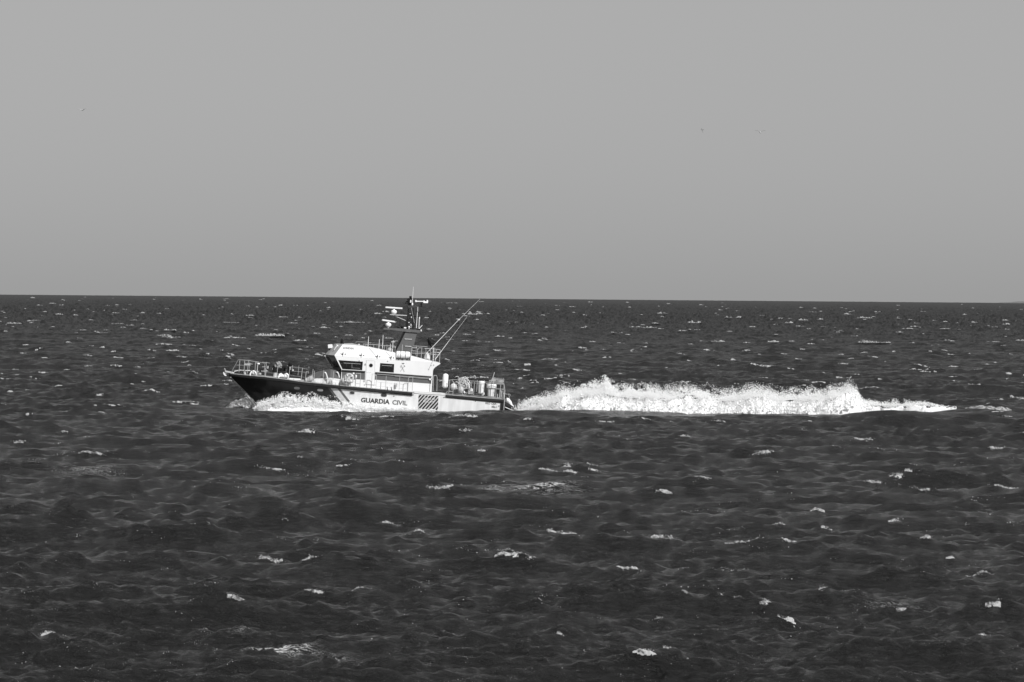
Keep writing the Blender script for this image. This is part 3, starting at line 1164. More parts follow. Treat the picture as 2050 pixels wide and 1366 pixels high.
side_poly([(763.2, 729.2), (787.2, 730.9), (786.5, 743.9), (762.0, 742.3)], 'pane', M['glass'], w2, 0.03)
mb = MB()
mb.tube([LW(764.5, 731.8, 0.036), LW(785.5, 733.2, 0.036)], 0.016, 4)
mb.build('window_rail', M['visor'], w2, each=True)
# dark bands
side_poly([(684.5, 741.4), (731.2, 743.8), (730.6, 760.6), (684.5, 757.0)], 'side_band', M['midgrey'], boat, 0.016)
side_poly([(751.4, 745.6), (863.6, 754.0), (863.2, 768.4), (750.4, 760.2)], 'side_band', M['midgrey'], boat, 0.016)
ldg = MB()
for (pa, pb) in (((684.5, 741.4), (731.2, 743.9)), ((751.4, 746.0), (863.9, 754.4))):
    a, c = LW(*pa), LW(*pb)
    ldg.add([a + Vector((0, -0.01, 0.04)), c + Vector((0, -0.01, 0.04)), c + Vector((0, -0.15, 0.0)), a + Vector((0, -0.15, 0.0)),
             a + Vector((0, -0.01, -0.03)), c + Vector((0, -0.01, -0.03)), c + Vector((0, -0.15, -0.03)), a + Vector((0, -0.15, -0.03))],
            [(0, 1, 2, 3), (7, 6, 5, 4), (3, 2, 6, 7), (0, 3, 7, 4), (1, 5, 6, 2)])
ldg.build('ledge', M['dark'], boat)
mb = MB()
mb.tube([LW(754, 749.3, 0.09), LW(810, 753.6, 0.09), LW(862.5, 757.6, 0.09)], 0.03, 6)
mb.tube([LW(790, 753.6, 0.09), LW(862.5, 759.3, 0.09)], 0.018, 6)
for px in (775, 808, 835, 862):
    mb.tube([LW(px, 749.8 + (px - 754) * 0.074, 0.09), LW(px, 749.8 + (px - 754) * 0.074, 0.0)], 0.02, 5)
mb.build('handrail', M['grey'], boat)

# door
door = side_poly([(733.2, 721.6), (750.4, 722.8), (749.6, 770.6), (732.2, 769.4)], 'door', M['white'], boat, 0.02)
mb = MB()
dpts = [(733.6, 721.6), (750.6, 722.8), (749.8, 771.4), (732.0, 770.2), (733.6, 721.6)]
for i in range(4):
    mb.tube([LW(*dpts[i], 0.022), LW(*dpts[i + 1], 0.022)], 0.011, 4)
mb.tube([LW(733, 745.6, 0.022), LW(743, 746, 0.022)], 0.011, 4)
mb.build('seal', M['seam'], door, each=True)
c = LW(742.8, 731.6, 0.03)
mb = MB().lathe(c, [(0.15, -0.01), (0.15, 0.02), (0.12, 0.03)], 18, axis=(0, -1, 0))
mb.build('porthole', M['midgrey'], door)
mb = MB().lathe(c + Vector((0, -0.026, 0)), [(0.115, 0), (0.115, 0.01), (0.06, 0.014)], 18, axis=(0, -1, 0))
mb.build('porthole_pane', M['glass'], door)
mb = MB()
for (px, py) in ((732.3, 729), (729.5, 762.5), (731.5, 729.5)):
    mb.box(LW(px, py, 0.04), (0.07, 0.06, 0.12))
mb.build('handle', M['visor'], door, each=True)
# small lamps and brackets along the side
for (px, py) in ((686.3, 708.6), (723.3, 711.2), (755.5, 713.8), (783, 716)):
    c = LW(px, py, 0.05)
    mb = MB()
    mb.box(c, (0.11, 0.10, 0.09), Matrix.Rotation(R(35), 3, 'Y'))
    mb.tube([c + Vector((-0.17, 0.0, 0.03)), c + Vector((0.0, 0.0, -0.08))], 0.016, 5)
    mb.tube([c + Vector((0.02, 0, 0.06)), c + Vector((0.03, 0, 0.15))], 0.02, 5)
    mb.box(c + Vector((0.20, 0.03, -0.01)), (0.07, 0.05, 0.08))
    mb.tube([c + Vector((0.0, 0.05, -0.05)), c + Vector((0.0, -0.02, -0.20))], 0.014, 5)
    mb.build('side_lamp', M['midgrey'], boat, each=True)
mb = MB()
for (a, c) in (((738.5, 696.5), (752, 711.5)), ((773, 704), (781, 713.5)), ((865.8, 723.5), (858.8, 739.0))):
    mb.tube([LW(*a, 0.02), LW(*c, 0.02)], 0.011 if a[0] < 800 else 0.02, 4)
for (px, py) in ((858.6, 739.3), (868.6, 730.8), (776.5, 723.2), (863.5, 731.5), (719.5, 722.2), (730, 770.5)):
    mb.box(LW(px, py, 0.02), (0.07, 0.06, 0.07))
mb.build('cable_fitting', M['visor'], boat, each=True)
lettering('GOND\u00c1N', LW(686.2, 698.4, 0.012), LW(707.8, 699.9, 0.012), 0.15, 'builder_lettering', M['textgrey'], boat,
          lambda x, z: Vector((x, -wy(z) - 0.012, z)), bold=0.04)

# emblem: crown above crossed sword and rod bundle
ec = LW(807, 737.5, 0.014)
pm = 1 / 25.5


def ep(px, py):
    return LW(px, py, 0.016)


emb = MB()
cr_ = [(804.2, 728.6), (805.0, 726.9), (806.0, 727.6), (807, 726.3), (808, 727.7), (809.2, 727.0), (809.7, 728.8), (807, 729.4)]
emb.add([ep(*p) for p in cr_], [tuple(range(len(cr_)))])
emblem = emb.build('emblem', M['textgrey'], boat)
mb = MB()


def bar(a, c, w0, w1):
    pa, pc = ep(*a), ep(*c)
    d = (pc - pa).normalized()
    n = Vector((-d.z, 0, d.x))
    return [pa + n * w0, pc + n * w1, pc - n * w1, pa - n * w0]


mb.add(bar((803.0, 731.5), (809.6, 744.8), 0.05, 0.03), [(0, 1, 2, 3)])
mb.add(bar((802.6, 732.6), (801.8, 736.2), 0.04, 0.02), [(0, 1, 2, 3)])
mb.build('rod_bundle', M['visor'], emblem)
mb = MB()
mb.add([p + Vector((0, -0.004, 0)) for p in bar((801.2, 744.2), (810.2, 732.0), 0.012, 0.014)], [(0, 1, 2, 3)])
mb.add([p + Vector((0, -0.006, 0)) for p in bar((808.2, 731.6), (811.3, 734.6), 0.014, 0.014)], [(0, 1, 2, 3)])
mb.build('sword', M['textgrey'], emblem)

# ------------------------------------------------------------------ trunk cabin in front of the wheelhouse
tk = MB()
TY = 1.62
prof = [(612, 764.5, 0.7), (617, 752.5, 0.85), (633, 745.2, 1.15), (647, 741.5, 1.35), (660, 737.6, 1.62), (684.5, 741.6, 1.84), (690, 741.8, 1.84)]
rws = []
for (px, py, hw) in prof:
    p = L(px, py, 0.0)
    pd = sheer_z(p.x) + 0.08
    zshould = max(pd + 0.02, p.z)
    knee = pd + (zshould - pd) * 0.42
    rws.append([Vector((p.x, -hw - 0.12, pd - 0.06)), Vector((p.x, -hw - 0.06, knee)), Vector((p.x, -hw + 0.22, zshould - 0.05)), Vector((p.x, 0, zshould)),
                Vector((p.x, hw - 0.22, zshould - 0.05)), Vector((p.x, hw + 0.06, knee)), Vector((p.x, hw + 0.12, pd - 0.06))])
for r_ in rws:
    tk.v += r_
for i in range(len(rws) - 1):
    for k in (1, 2, 3, 4):
        a = i * 7 + k
        tk.f.append((a, a + 7, a + 8, a + 1))
tk.f.append((0, 1, 2, 3, 4, 5, 6))
trunk = tk.build('trunk_cabin', M['midgrey'], boat)
tk = MB()
for r_ in rws:
    tk.v += [r_[0] + Vector((0, -0.03, 0)), r_[1] + Vector((0, -0.03, 0)), r_[5] + Vector((0, 0.03, 0)), r_[6] + Vector((0, 0.03, 0))]
for i in range(len(rws) - 1):
    tk.f.append((i * 4, i * 4 + 4, i * 4 + 5, i * 4 + 1))
    tk.f.append((i * 4 + 2, i * 4 + 6, i * 4 + 7, i * 4 + 3))
tk.f += [(0, 1, 2, 3)]
tk.build('trunk_side', M['cloth'], boat)
# ventilators, covers and lockers on the side deck
mb = MB()
for (px, py) in ((653.5, 750), (677.7, 749.5)):
    p = L(px, py, -1.75)
    mb.tube([p + Vector((0.12, 0, -0.35)), p, p + Vector((-0.08, 0, 0.14)), p + Vector((-0.16, 0, 0.16))], 0.05, 8)
mb.build('ventilator', M['offwhite'], boat, smooth=True, each=True)
mb = MB().lump(L(665.5, 766, -2.1), (0.30, 0.2, 0.27), 3, 0.10)
mb.build('deck_cover', M['cloth'], boat, smooth=True)
mb = MB()
p = L(619, 758.5, -1.5)
mb.tube([p + Vector((-0.28, 0, -0.16)), p + Vector((0.30, 0, 0.10))], 0.17, 10, 0.22)
mb.build('canvas_bundle', M['ball'], boat, smooth=True)
mb = MB()
mb.tube([p + Vector((-0.36, -0.02, -0.19)), p + Vector((-0.26, -0.02, -0.15))], 0.18, 10)
mb.build('bundle_end', M['black'], boat)

# ------------------------------------------------------------------ mast
def poly_L(pts, y):
    return [(L(px, py, y).x, L(px, py, y).z) for px, py in pts]


tr = [(812.3, 664.0), (835.5, 664.5), (829, 690), (823.5, 708), (791, 706.5), (800, 690)]
mb = MB().prism(poly_L(tr, -0.30), -0.30, 0.30)
mast = mb.build('mast', M['midgrey'], boat)
mb = MB()
ft = [(811.6, 664.0), (791.2, 704.5), (789.6, 704.2), (808.6, 664.2)]
mb.prism(poly_L(ft, -0.33), -0.33, 0.33)
mb.build('mast_fairing', M['black'], mast)
mb = MB()
for (a, c) in (((812.5, 664.6), (826.0, 665.1)), ((810, 679), (824.5, 679.6)), ((810.5, 693.2), (823.5, 694.0))):
    mb.tube([L(*a, -0.36), L(*c, -0.36)], 0.022, 6)
mb.build('step', M['offwhite'], mast, each=True)
pl = [(768, 656.8), (784, 657.0), (841, 661.2), (841, 666.6), (826, 665.6), (808, 664.0), (784, 660.6), (768.5, 660.0)]
mb = MB().prism(poly_L(pl, -0.42), -0.42, 0.42)
mb.build('radar_platform', M['midgrey'], mast)
# lattice
mb = MB()
for y in (-0.22, 0.22):
    lg = ((815.8, 660, 817.5, 607), (826.8, 661, 827.0, 611))
    for (x0, y0, x1, y1) in lg:
        mb.tube([L(x0, y0, y), L(x1, y1, y)], 0.038, 6)
    yy = [659, 650, 641, 632, 622, 613]
    for i in range(5):
        xl, xr2 = 816.0, 826.8
        a, c = ((xl, yy[i]), (xr2, yy[i + 1])) if i % 2 == 0 else ((xr2, yy[i]), (xl, yy[i + 1]))
        mb.tube([L(*a, y), L(*c, y)], 0.02, 5)
        mb.tube([L(xl, yy[i + 1], y), L(xr2, yy[i + 1], y)], 0.016, 5)
for (px, py) in ((816, 641), (826.8, 641), (816.5, 622), (827, 622), (816, 655), (826.8, 655)):
    mb.tube([L(px, py, -0.22), L(px, py, 0.22)], 0.018, 5)
mb.build('lattice', M['black'], mast)
mb = MB()
up_ = [(816.5, 611.8), (838, 612.0), (837.5, 614.0), (828, 616.0), (817, 616.0)]
mb.prism(poly_L(up_, -0.28), -0.28, 0.28)
mb.build('upper_platform', M['dark'], mast)
mb = MB()
mb.lathe(L(821.4, 612, 0), [(0.13, 0), (0.12, 0.18), (0.05, 0.26), (0.10, 0.36), (0.10, 0.60)], 12)
mb.lathe(L(821.6, 597.6, 0), [(0.075, 0), (0.095, 0.01), (0.095, 0.17), (0.085, 0.18)], 12)
mb.tube([L(817.6, 612, -0.1), L(817.6, 597.5, -0.1)], 0.06, 6)
mb.tube([L(824.3, 612, -0.1), L(823.8, 599, -0.1)], 0.035, 6)
mb.box(L(814.6, 604.5, 0), (0.16, 0.14, 0.12)); mb.box(L(813.5, 608.0, 0), (0.20, 0.10, 0.05)); mb.box(L(815.5, 600.6, 0), (0.10, 0.14, 0.08))
mb.tube([L(811, 606.5, 0), L(818, 603, 0)], 0.022, 5)
mb.build('masthead_lamp_stack', M['black'], mast)
mb = MB()
mb.lathe(L(822, 606, -0.15), [(0.06, 0), (0.06, 0.16), (0.03, 0.2)], 10)
mb.lathe(L(825.3, 611.5, -0.2), [(0.07, 0), (0.07, 0.12), (0.03, 0.2)], 10)
mb.build('masthead_lamp', M['light'], mast, each=True)
mb = MB().tube([L(825.2, 611, -0.2), L(826.4, 592, -0.2), L(827.6, 574.5, -0.2)], 0.022, 6, 0.010)
mb.build('whip_antenna', M['light'], mast)
# thermal camera on an arm
mb = MB()
mb.tube([L(832, 603.6, -0.1), L(847, 603.9, -0.1)], 0.045, 8)
mb.lathe(L(832.2, 605.2, -0.1), [(0.05, 0), (0.075, 0.05), (0.045, 0.17)], 10)
mb.tube([L(847.5, 605.6, -0.1), L(856.5, 605.9, -0.1)], 0.085, 10)
mb.lathe(L(855, 606.5, -0.1), [(0.07, 0), (0.085, 0.08), (0.06, 0.22)], 10)
mb.lathe(L(848.5, 606.5, -0.1), [(0.06, 0), (0.07, 0.1), (0.03, 0.19)], 10)
mb.build('wind_sensor', M['light'], mast, smooth=True)
mb = MB()
mb.box(L(843.5, 609.2, -0.1), (0.13, 0.13, 0.17)); mb.tube([L(838, 612.5, -0.1), L(846, 614.0, -0.1)], 0.03, 6)
mb.tube([L(843.5, 604.5, -0.1), L(843.5, 613, -0.1)], 0.03, 6)
mb.build('sensor_bracket', M['black'], mast)


# radars
def radar(cx, cy, x0, y0, x1, y1, yaw_, ybase, foot):
    r_ = MB()
    c = L(cx, cy, ybase)
    r_.lathe(c, [(0.07, -0.30), (0.07, -0.20), (0.14, -0.17), (0.225, -0.06), (0.235, 0.04), (0.19, 0.12), (0.09, 0.16), (0.05, 0.22)], 18)
    rad = r_.build('radar', M['light'], mast, smooth=True)
    m2_ = MB()
    a, b2 = L(x0, y0, ybase - yaw_), L(x1, y1, ybase + yaw_)
    d = (b2 - a)
    ln = d.length
    q = Vector((1, 0, 0)).rotation_difference(d.normalized()).to_matrix()
    m2_.box((a + b2) / 2, (ln, 0.09, 0.12), q)
    m2_.build('radar_scanner', M['offwhite'], rad)
    return rad


radar(788.6, 624.8, 771.8, 615.4, 805.4, 617.6, 0.05, 0.0, 630)
radar(777.5, 650.6, 765.2, 640.8, 792.4, 644.8, 0.5, 0.0, 656)
mb = MB()
mb.tube([L(780.5, 630.2, -0.12), L(816, 632.3, -0.12)], 0.045, 6)
mb.tube([L(780.5, 630.2, 0.12), L(816, 632.3, 0.12)], 0.045, 6)
mb.box(L(787, 630.2, 0), (0.5, 0.34, 0.05))
mb.tube([L(787, 631.6, 0), L(815.6, 643.6, 0)], 0.032, 6)
mb.build('radar_bracket', M['visor'], mast)
mb = MB()
mb.lump(L(804.5, 655, 0), (0.12, 0.12, 0.10), 5, 0.1)
mb.box(L(797.5, 656.2, -0.1), (0.2, 0.16, 0.10))
mb.tube([L(813.6, 658, -0.15), L(813.4, 644, -0.15)], 0.04, 6)
mb.build('horn', M['black'], mast, each=True)
mb = MB()
mb.box(L(811, 656.6, -0.25), (0.18, 0.12, 0.1))
mb.lathe(L(818.7, 659, -0.3), [(0.03, 0), (0.03, 0.12), (0.09, 0.13), (0.06, 0.22)], 10)
mb.lathe(L(822.5, 656.5, -0.1), [(0.02, 0), (0.06, 0.12), (0.13, 0.2), (0.10, 0.3)], 10)
mb.box(L(823.6, 635.2, -0.2), (0.07, 0.07, 0.1)); mb.box(L(818.7, 645.8, -0.2), (0.1, 0.07, 0.05)); mb.box(L(821.5, 628.4, -0.2), (0.1, 0.07, 0.03))
mb.build('small_sensor', M['light'], mast, each=True)
mb = MB()
mb.tube([L(833.4, 657, -0.3), L(834.6, 640, -0.3), L(835.6, 625.5, -0.3)], 0.028, 6, 0.02)
mb.tube([L(838.6, 658.5, -0.2), L(839.4, 634.6, -0.2)], 0.030, 6)
mb.lathe(L(839.4, 640, -0.2), [(0.03, 0), (0.045, 0.03), (0.045, 0.17), (0.03, 0.2)], 8)
mb.tube([L(839.4, 658.0, -0.2), L(845.4, 651.2, -0.2)], 0.026, 6)
mb.lathe(L(842.8, 663.8, -0.3), [(0.04, 0), (0.05, 0.02), (0.05, 0.12), (0.03, 0.15)], 8)
mb.tube([L(836.4, 614, -0.25), L(836.2, 624, -0.25)], 0.02, 5)
mb.tube([L(822.8, 612, -0.26), L(829.6, 647, -0.26)], 0.008, 4)
mb.build('stub_antenna', M['light'], mast, each=True)
mb = MB()
mb.tube([L(828, 634.0, -0.2), L(840, 634.6, -0.2)], 0.03, 5)
mb.box(L(838, 660.2, -0.2), (0.3, 0.2, 0.12))
mb.build('antenna_bracket', M['black'], mast, each=True)
# ------------------------------------------------------------------ roof gear
mb = MB()
r0_, r1_ = L(853.2, 708.2, -1.2), L(961, 599, -1.2)
mid_ = L(918.5, 640.4, -1.2)
mb.tube([r0_, mid_], 0.025, 6, 0.017)
mb.tube([mid_, r1_], 0.012, 6, 0.006)
mb.box(mid_, (0.18, 0.05, 0.05))
mb.build('long_antenna', M['light'], boat)
mb = MB()
r0_, r1_ = L(871, 720, -1.6), L(934.6, 635.0, -1.6)
mb.tube([r0_, r0_.lerp(r1_, 0.45)], 0.027, 6, 0.018)
mb.tube([r0_.lerp(r1_, 0.45), r1_], 0.012, 6, 0.006)
mb.build('long_antenna', M['light'], boat)
# loudspeaker horn on a post
mb = MB().tube([L(867.4, 723, -1.0), L(867.8, 696, -1.0)], 0.065, 8)
lp = mb.build('speaker_post', M['visor'], boat)
mb = MB()
mb.tube([L(857, 676.8, -1.0), L(861, 682.5, -1.0), L(864.5, 687, -1.0), L(869, 690, -1.0)], 0.07, 12)
mb.tube([L(857.5, 678, -1.0), L(864.5, 688.5, -1.0)], 0.12, 12, 0.32)
mb.tube([L(862, 690, -1.0), L(864, 697, -1.0)], 0.05, 8)
mb.build('searchlight', M['black'], boat)
mb = MB()
mb.lathe(L(854.6, 719.4, -1.1), [(0.22, -0.02), (0.25, 0.1), (0.20, 0.3), (0.10, 0.46)], 14)
mb.box(L(856.6, 712.8, -1.35), (0.18, 0.2, 0.42))
mb.build('dome_cover', M['cloth'], boat, smooth=True)
mb = MB()
mb.lump(L(780, 700.3, -1.0), (0.19, 0.19, 0.17), 2, 0.05)
mb.tube([L(781.5, 697, -1.0), L(781.8, 687.8, -1.0)], 0.03, 6)
mb.build('dome_antenna', M['visor'], boat, smooth=True)
for i, (px, pt, pb) in enumerate(((738, 674.0, 695.5), (759.7, 679.5, 699.5), (767, 670.8, 700.5), (787, 681.4, 706), (805.6, 690, 722))):
    mb = MB().tube([L(px - 1.4, pb, -1.2), L(px, pt, -1.2)], 0.026, 6, 0.018)
    if px == 787:
        mb.tube([L(783, 684.6, -1.2), L(791, 684.8, -1.2)], 0.02, 5)
    mb.build('whip_antenna', M['light'] if px != 805.6 else M['visor'], boat)
# front of the roof: floodlight, black dome
mb = MB()
mb.box(L(661, 693.6, -0.2), (0.36, 0.36, 0.30), Matrix.Rotation(R(-8), 3, 'Y'))
fl = mb.build('floodlight', M['offwhite'], boat)
mb = MB()
mb.lathe(L(661.3, 702.5, -0.2), [(0.09, 0), (0.11, 0.1), (0.09, 0.2)], 10)
mb.box(L(665.3, 690.0, -0.2), (0.10, 0.2, 0.14), Matrix.Rotation(R(-30), 3, 'Y'))
mb.build('floodlight_base', M['black'], fl, each=True)
mb = MB()
mb.lathe(L(684.2, 688.6, -0.6), [(0.13, 0), (0.12, 0.2), (0.08, 0.36), (0.03, 0.41)], 12)
mb.tube([L(685.5, 681, -0.9), L(687.6, 688.5, -0.9)], 0.035, 6)
mb.build('roof_dome', M['black'], boat, smooth=True)
mb = MB()
mb.tube([L(668.6, 700.8, -1.5), L(675.3, 692.3, -1.5)], 0.028, 6)
mb.tube([L(673.6, 690.6, -1.5), L(677, 693.6, -1.5)], 0.04, 6)
mb.build('windscreen_wiper', M['light'], boat, each=True)
mb = MB().box(L(650.5, 712.8, -0.4), (0.12, 0.3, 0.05))
mb.tube([L(651, 713.8, -0.5), L(655.5, 722, -0.5)], 0.02, 5)
mb.build('navigation_lamp', M['offwhite'], boat, each=True)
mb = MB()
mb.lathe(L(718.5, 691.2, 0.4), [(0.07, 0), (0.07, 0.06), (0.03, 0.1)], 10)
mb.build('navigation_lamp', M['offwhite'], boat, each=True)
# ------------------------------------------------------------------ rails
def railing(name, posts, rails, r=0.026, ypos=None, mat='steel', parent=None, far=False, label=None):
    """posts: (px top, py top, px foot, py foot); rails: lists of pixel points"""
    f = ypos
    r *= 0.82
    mb = MB()
    for rl in rails:
        rr = r
        if isinstance(rl[0], float):
            rr, rl = rl[0], rl[1]
        mb.tube([f(*p) for p in rl], rr, 5)
    o = mb.build(name, M[mat], parent or boat)
    for (x0, y0, x1, y1) in posts:
        MB().tube([f(x1, y1), f(x0, y0)], r, 6).build('stanchion', M[mat], o)
    return o


sd_near = lambda px, py: S(px, py, 0.10)
roof_near = lambda px, py: L(px, py, -1.45)
roof_far = lambda px, py: L(px, py, 1.5)
# foredeck pulpit
railing('pulpit', [(480.3, 721, 478.5, 745.5), (489.6, 722, 488.4, 747.5), (497.3, 722, 495, 748), (511.4, 725.8, 510, 752.5)],
        [[(464, 744), (477, 720.6), (501, 721.8)], [(0.018), [(473.5, 731.2), (500, 731.8)]][0:0] or [(473, 731.2), (500, 731.9)], [(511.4, 726), (517, 724.6), (516.5, 730)]], 0.028, sd_near)
railing('pulpit', [(500, 724, 498.5, 742), (516, 726, 514.5, 744), (530, 729, 529, 746)],
        [[(477, 720.6), (500, 722.6), (515, 724.6), (532, 728)], [(468, 741.5), (500, 741.5)]], 0.018, lambda px, py: S(px, py, 0.10, True))
railing('guard_rail', [(533.2, 725, 531.6, 756.5), (531.0, 737, 530.0, 756), (556.6, 731.5, 553.2, 759.5), (580.8, 734.5, 577.4, 762), (605.6, 736.8, 602.3, 766),
                       (613, 744.5, 610.5, 767), (626.8, 739.5, 624.4, 768.5), (629.8, 742.6, 627.8, 768.5), (648.2, 741.6, 646.0, 770.5), (668.2, 743.4, 665.5, 772.6),
                       (694.8, 746.6, 693.0, 775), (711.8, 752, 710.9, 776.8), (722.2, 747.8, 720.3, 778.2)],
        [[(525, 725.6), (533, 726.2), (540.5, 727.4)], [(613, 744.6), (617.5, 743.4), (617, 747.5)], [(711.8, 751), (714, 747.8), (722.2, 747.8)],
         (0.008, [(532, 746), (555, 748), (580, 751), (605, 755), (626, 757.2), (647, 758.6), (667, 760.8), (694, 763.2), (711, 764.8)]),
         ], 0.029, sd_near)
railing('guard_rail', [(745, 749, 743.4, 779), (753.8, 751, 752.4, 780), (773.3, 752.5, 771.5, 782), (800.3, 754.8, 798.6, 784.4), (817.8, 757, 816, 786), (826.6, 755, 825.0, 787)],
        [[(745, 749), (751, 749.4), (753.8, 753)], [(817.8, 758), (820.8, 754.8), (826.6, 755)], [(0.02), 0][0:0] or [(743.8, 770.4), (752.8, 771)],
         (0.008, [(753, 764.5), (772, 766.5), (799, 769), (817, 771)]), (0.008, [(753, 773.5), (772, 775), (799, 777.5), (817, 779.4)]), (0.02, [(710.9, 768), (721, 768.8)])],
        0.024, sd_near)
railing('guard_rail', [(586, 731.5, 584.5, 748), (598.4, 732, 596.5, 752), (618.5, 734, 616.8, 748), (636.5, 736, 636.2, 745)],
        [(0.009, [(575, 732), (586, 735), (598, 736), (618, 740)]), (0.009, [(586, 743), (617, 746)])], 0.017, lambda px, py: S(px, py, 0.12, True), mat='visor')
railing('gate_rail', [(868.0, 752, 866.8, 783), (875.2, 756, 874.5, 783.5)], [[(868, 752), (874, 752.2), (875.4, 757)], (0.008, [(876, 761), (900, 761.3)])], 0.028, lambda px, py: S(px, py, 0.3))
railing('guard_rail', [(900.4, 761, 898.4, 788.5), (907.5, 763.5, 906.6, 789.5), (917.5, 757.5, 926.5, 791.5), (950.2, 765, 947.8, 791), (955.6, 761.3, 954.0, 785),
                       (969.6, 762, 967.8, 788), (979.6, 761.5, 979.4, 768), (987.8, 762.5, 987.0, 796), (992.8, 772, 992.4, 795.5), (1002.4, 769, 1000.6, 796.5), (1009.0, 769.5, 1008.4, 799.5)],
        [[(898.8, 761.5), (904, 760.6), (907.5, 764.5)], [(973, 768.6), (1009.6, 769.4)], [(979, 761.8), (988, 762.2)], [(992.6, 778.8), (1008.8, 779.6)], [(1009, 769.4), (1011, 783), (1008.6, 797)],
         (0.010, [(908, 766), (950, 767), (970, 768.2)]), (0.009, [(908, 776), (950, 779)]), (0.018, [(896, 783), (893, 788), (891, 790)]), [(898.8, 783.6), (906.8, 784.2)],
         (0.02, [(1002, 781), (1005.4, 797)]), (0.02, [(1005, 781), (1003, 797)])], 0.027, sd_near)
railing('guard_rail', [(944.6, 764, 942.5, 780), (1008.4, 757, 1008.5, 772)], [(0.016, [(905, 760), (925, 761.4), (944, 763), (985, 766), (1008, 768.8)]), (0.012, [(905, 769), (944, 772)])], 0.020, lambda px, py: S(px, py, 0.12, True), mat='visor')
# upper deck rails
railing('roof_rail', [(727.4, 690, 727.0, 693.5), (732.6, 690, 732.2, 694.5), (748.2, 690.6, 747.8, 697.5), (769.8, 692.4, 769, 702), (791.4, 693.6, 790.6, 706.5), (775, 690, 774, 702)],
        [[(727.3, 689), (748, 690), (770, 692), (791.5, 693.4)]], 0.020, roof_near)
railing('roof_rail', [(712.6, 684.8, 712.4, 688.5), (742, 687.5, 741.6, 694), (755, 688.5, 754.6, 696)],
        [[(712.4, 684.6), (730, 685.0), (755, 687.5), (774, 689.4)]], 0.013, roof_far, mat='visor')
railing('roof_rail', [(824.4, 696.5, 823.4, 712.5), (836.2, 698, 834.4, 716), (844.4, 697, 843.0, 718), (852.8, 698.3, 852.0, 719.5), (861.6, 699, 860.6, 722), (873.2, 699.6, 871.6, 724.5), (881.4, 701.4, 879.6, 726.5)],
        [[(824.4, 696.5), (835, 696.6)], [(835, 709), (835.8, 702), (838.2, 696.7), (846, 696.7)], [(850, 698), (866, 698.6), (881.5, 700.4)], (0.015, [(824.2, 707), (860, 709), (872, 709.4)]),
         (0.015, [(824.4, 702.6), (834, 702.8)]), (0.015, [(861, 708.8), (880.6, 711)])], 0.026, roof_near)
railing('roof_rail', [(833.6, 692.5, 832.4, 711), (810, 693, 809.6, 700)],
        [[(808, 692.4), (824, 692.6), (840, 693.4), (856, 694.6)], (0.012, [(836, 705), (858, 706)])], 0.018, roof_far)
# bundle of short poles at the stern corner
for (x0, y0, x1, y1) in ((996, 789, 995.6, 797), (1000.6, 781, 1000.0, 797.5), (1004, 782.6, 1002.4, 797.5), (1006.4, 783, 1006.4, 798), (1010.4, 782, 1009.4, 798)):
    MB().tube([S(x1, y1, 0.25), S(x0, y0, 0.25)], 0.035, 6).build('stern_post', M['visor'], boat)
# bollards
mb = MB()
for (px, py) in ((775.5, 776), (783.8, 776.5), (679.5, 768.5)):
    mb.tube([S(px + 0.6, py + 6, 0.18), S(px - 0.8, py - 1.5, 0.18)], 0.035, 6)
mb.build('mooring_bitt', M['dark'], boat, each=True)
mb = MB().box(S(793.5, 771.5, 0.55), (0.16, 0.06, 0.3))
mb.build('locker_door', M['seam'], boat)
mb = MB().box(LW(861, 759.6, 0.08), (0.14, 0.1, 0.14))
mb.build('lamp_box', M['light'], boat)
# ------------------------------------------------------------------ foredeck gear
def deck_pt(px, y):
    p = L(px, 755, y)
    return Vector((p.x, y, sheer_z(p.x) + 0.08))


# bow roller, fairlead hoop, windlass
mb = MB()
p = L(459.5, 745.2, 0)
mb.box(p, (0.75, 0.22, 0.13), Matrix.Rotation(R(6), 3, 'Y'))
mb.tube([p + Vector((-0.30, -0.1, 0)), p + Vector((-0.42, -0.1, 0.28))], 0.035, 6)
mb.build('bow_roller', M['visor'], boat)
mb = MB()
pts = []
for i in range(9):
    a = math.pi * (0.0 + i / 8)
    pts.append(L(507 - 6.5 * math.cos(a), 752 - 9.0 * math.sin(a), -0.85))
mb.tube(pts, 0.055, 8)
mb.tube([L(469, 744.0, -0.4), L(480, 741.3, -0.5), L(502, 742.4, -0.6)], 0.03, 6)
mb.build('bow_hoop', M['light'], boat, each=True)
mb = MB()
mb.lathe(L(490, 750.0, -0.4), [(0.10, 0), (0.10, 0.12), (0.06, 0.16), (0.12, 0.24), (0.12, 0.27)], 12)
mb.lathe(L(506, 750.5, -0.4), [(0.18, 0), (0.14, 0.2), (0.07, 0.26), (0.13, 0.34)], 12)
mb.box(L(519, 749, -0.3), (0.3, 0.3, 0.18))
mb.build('windlass', M['visor'], boat, each=True)
# deck lamp
mb = MB().tube([L(514.2, 752, -0.9), L(515.8, 730, -0.9)], 0.035, 6)
lamp = mb.build('deck_lamp', M['visor'], boat)
MB().lump(L(517.4, 728.6, -0.9), (0.12, 0.10, 0.07), 1, 0.05).build('lamp_head', M['lens'], lamp, smooth=True)
# rail mounted tee and box
mb = MB()
mb.box(L(536.4, 735.5, -1.2), (0.05, 0.06, 0.2))
mb.tube([L(525.5, 734.6, -1.2), L(532, 734.8, -1.2)], 0.02, 5)
mb.build('rail_fitting', M['light'], boat, each=True)
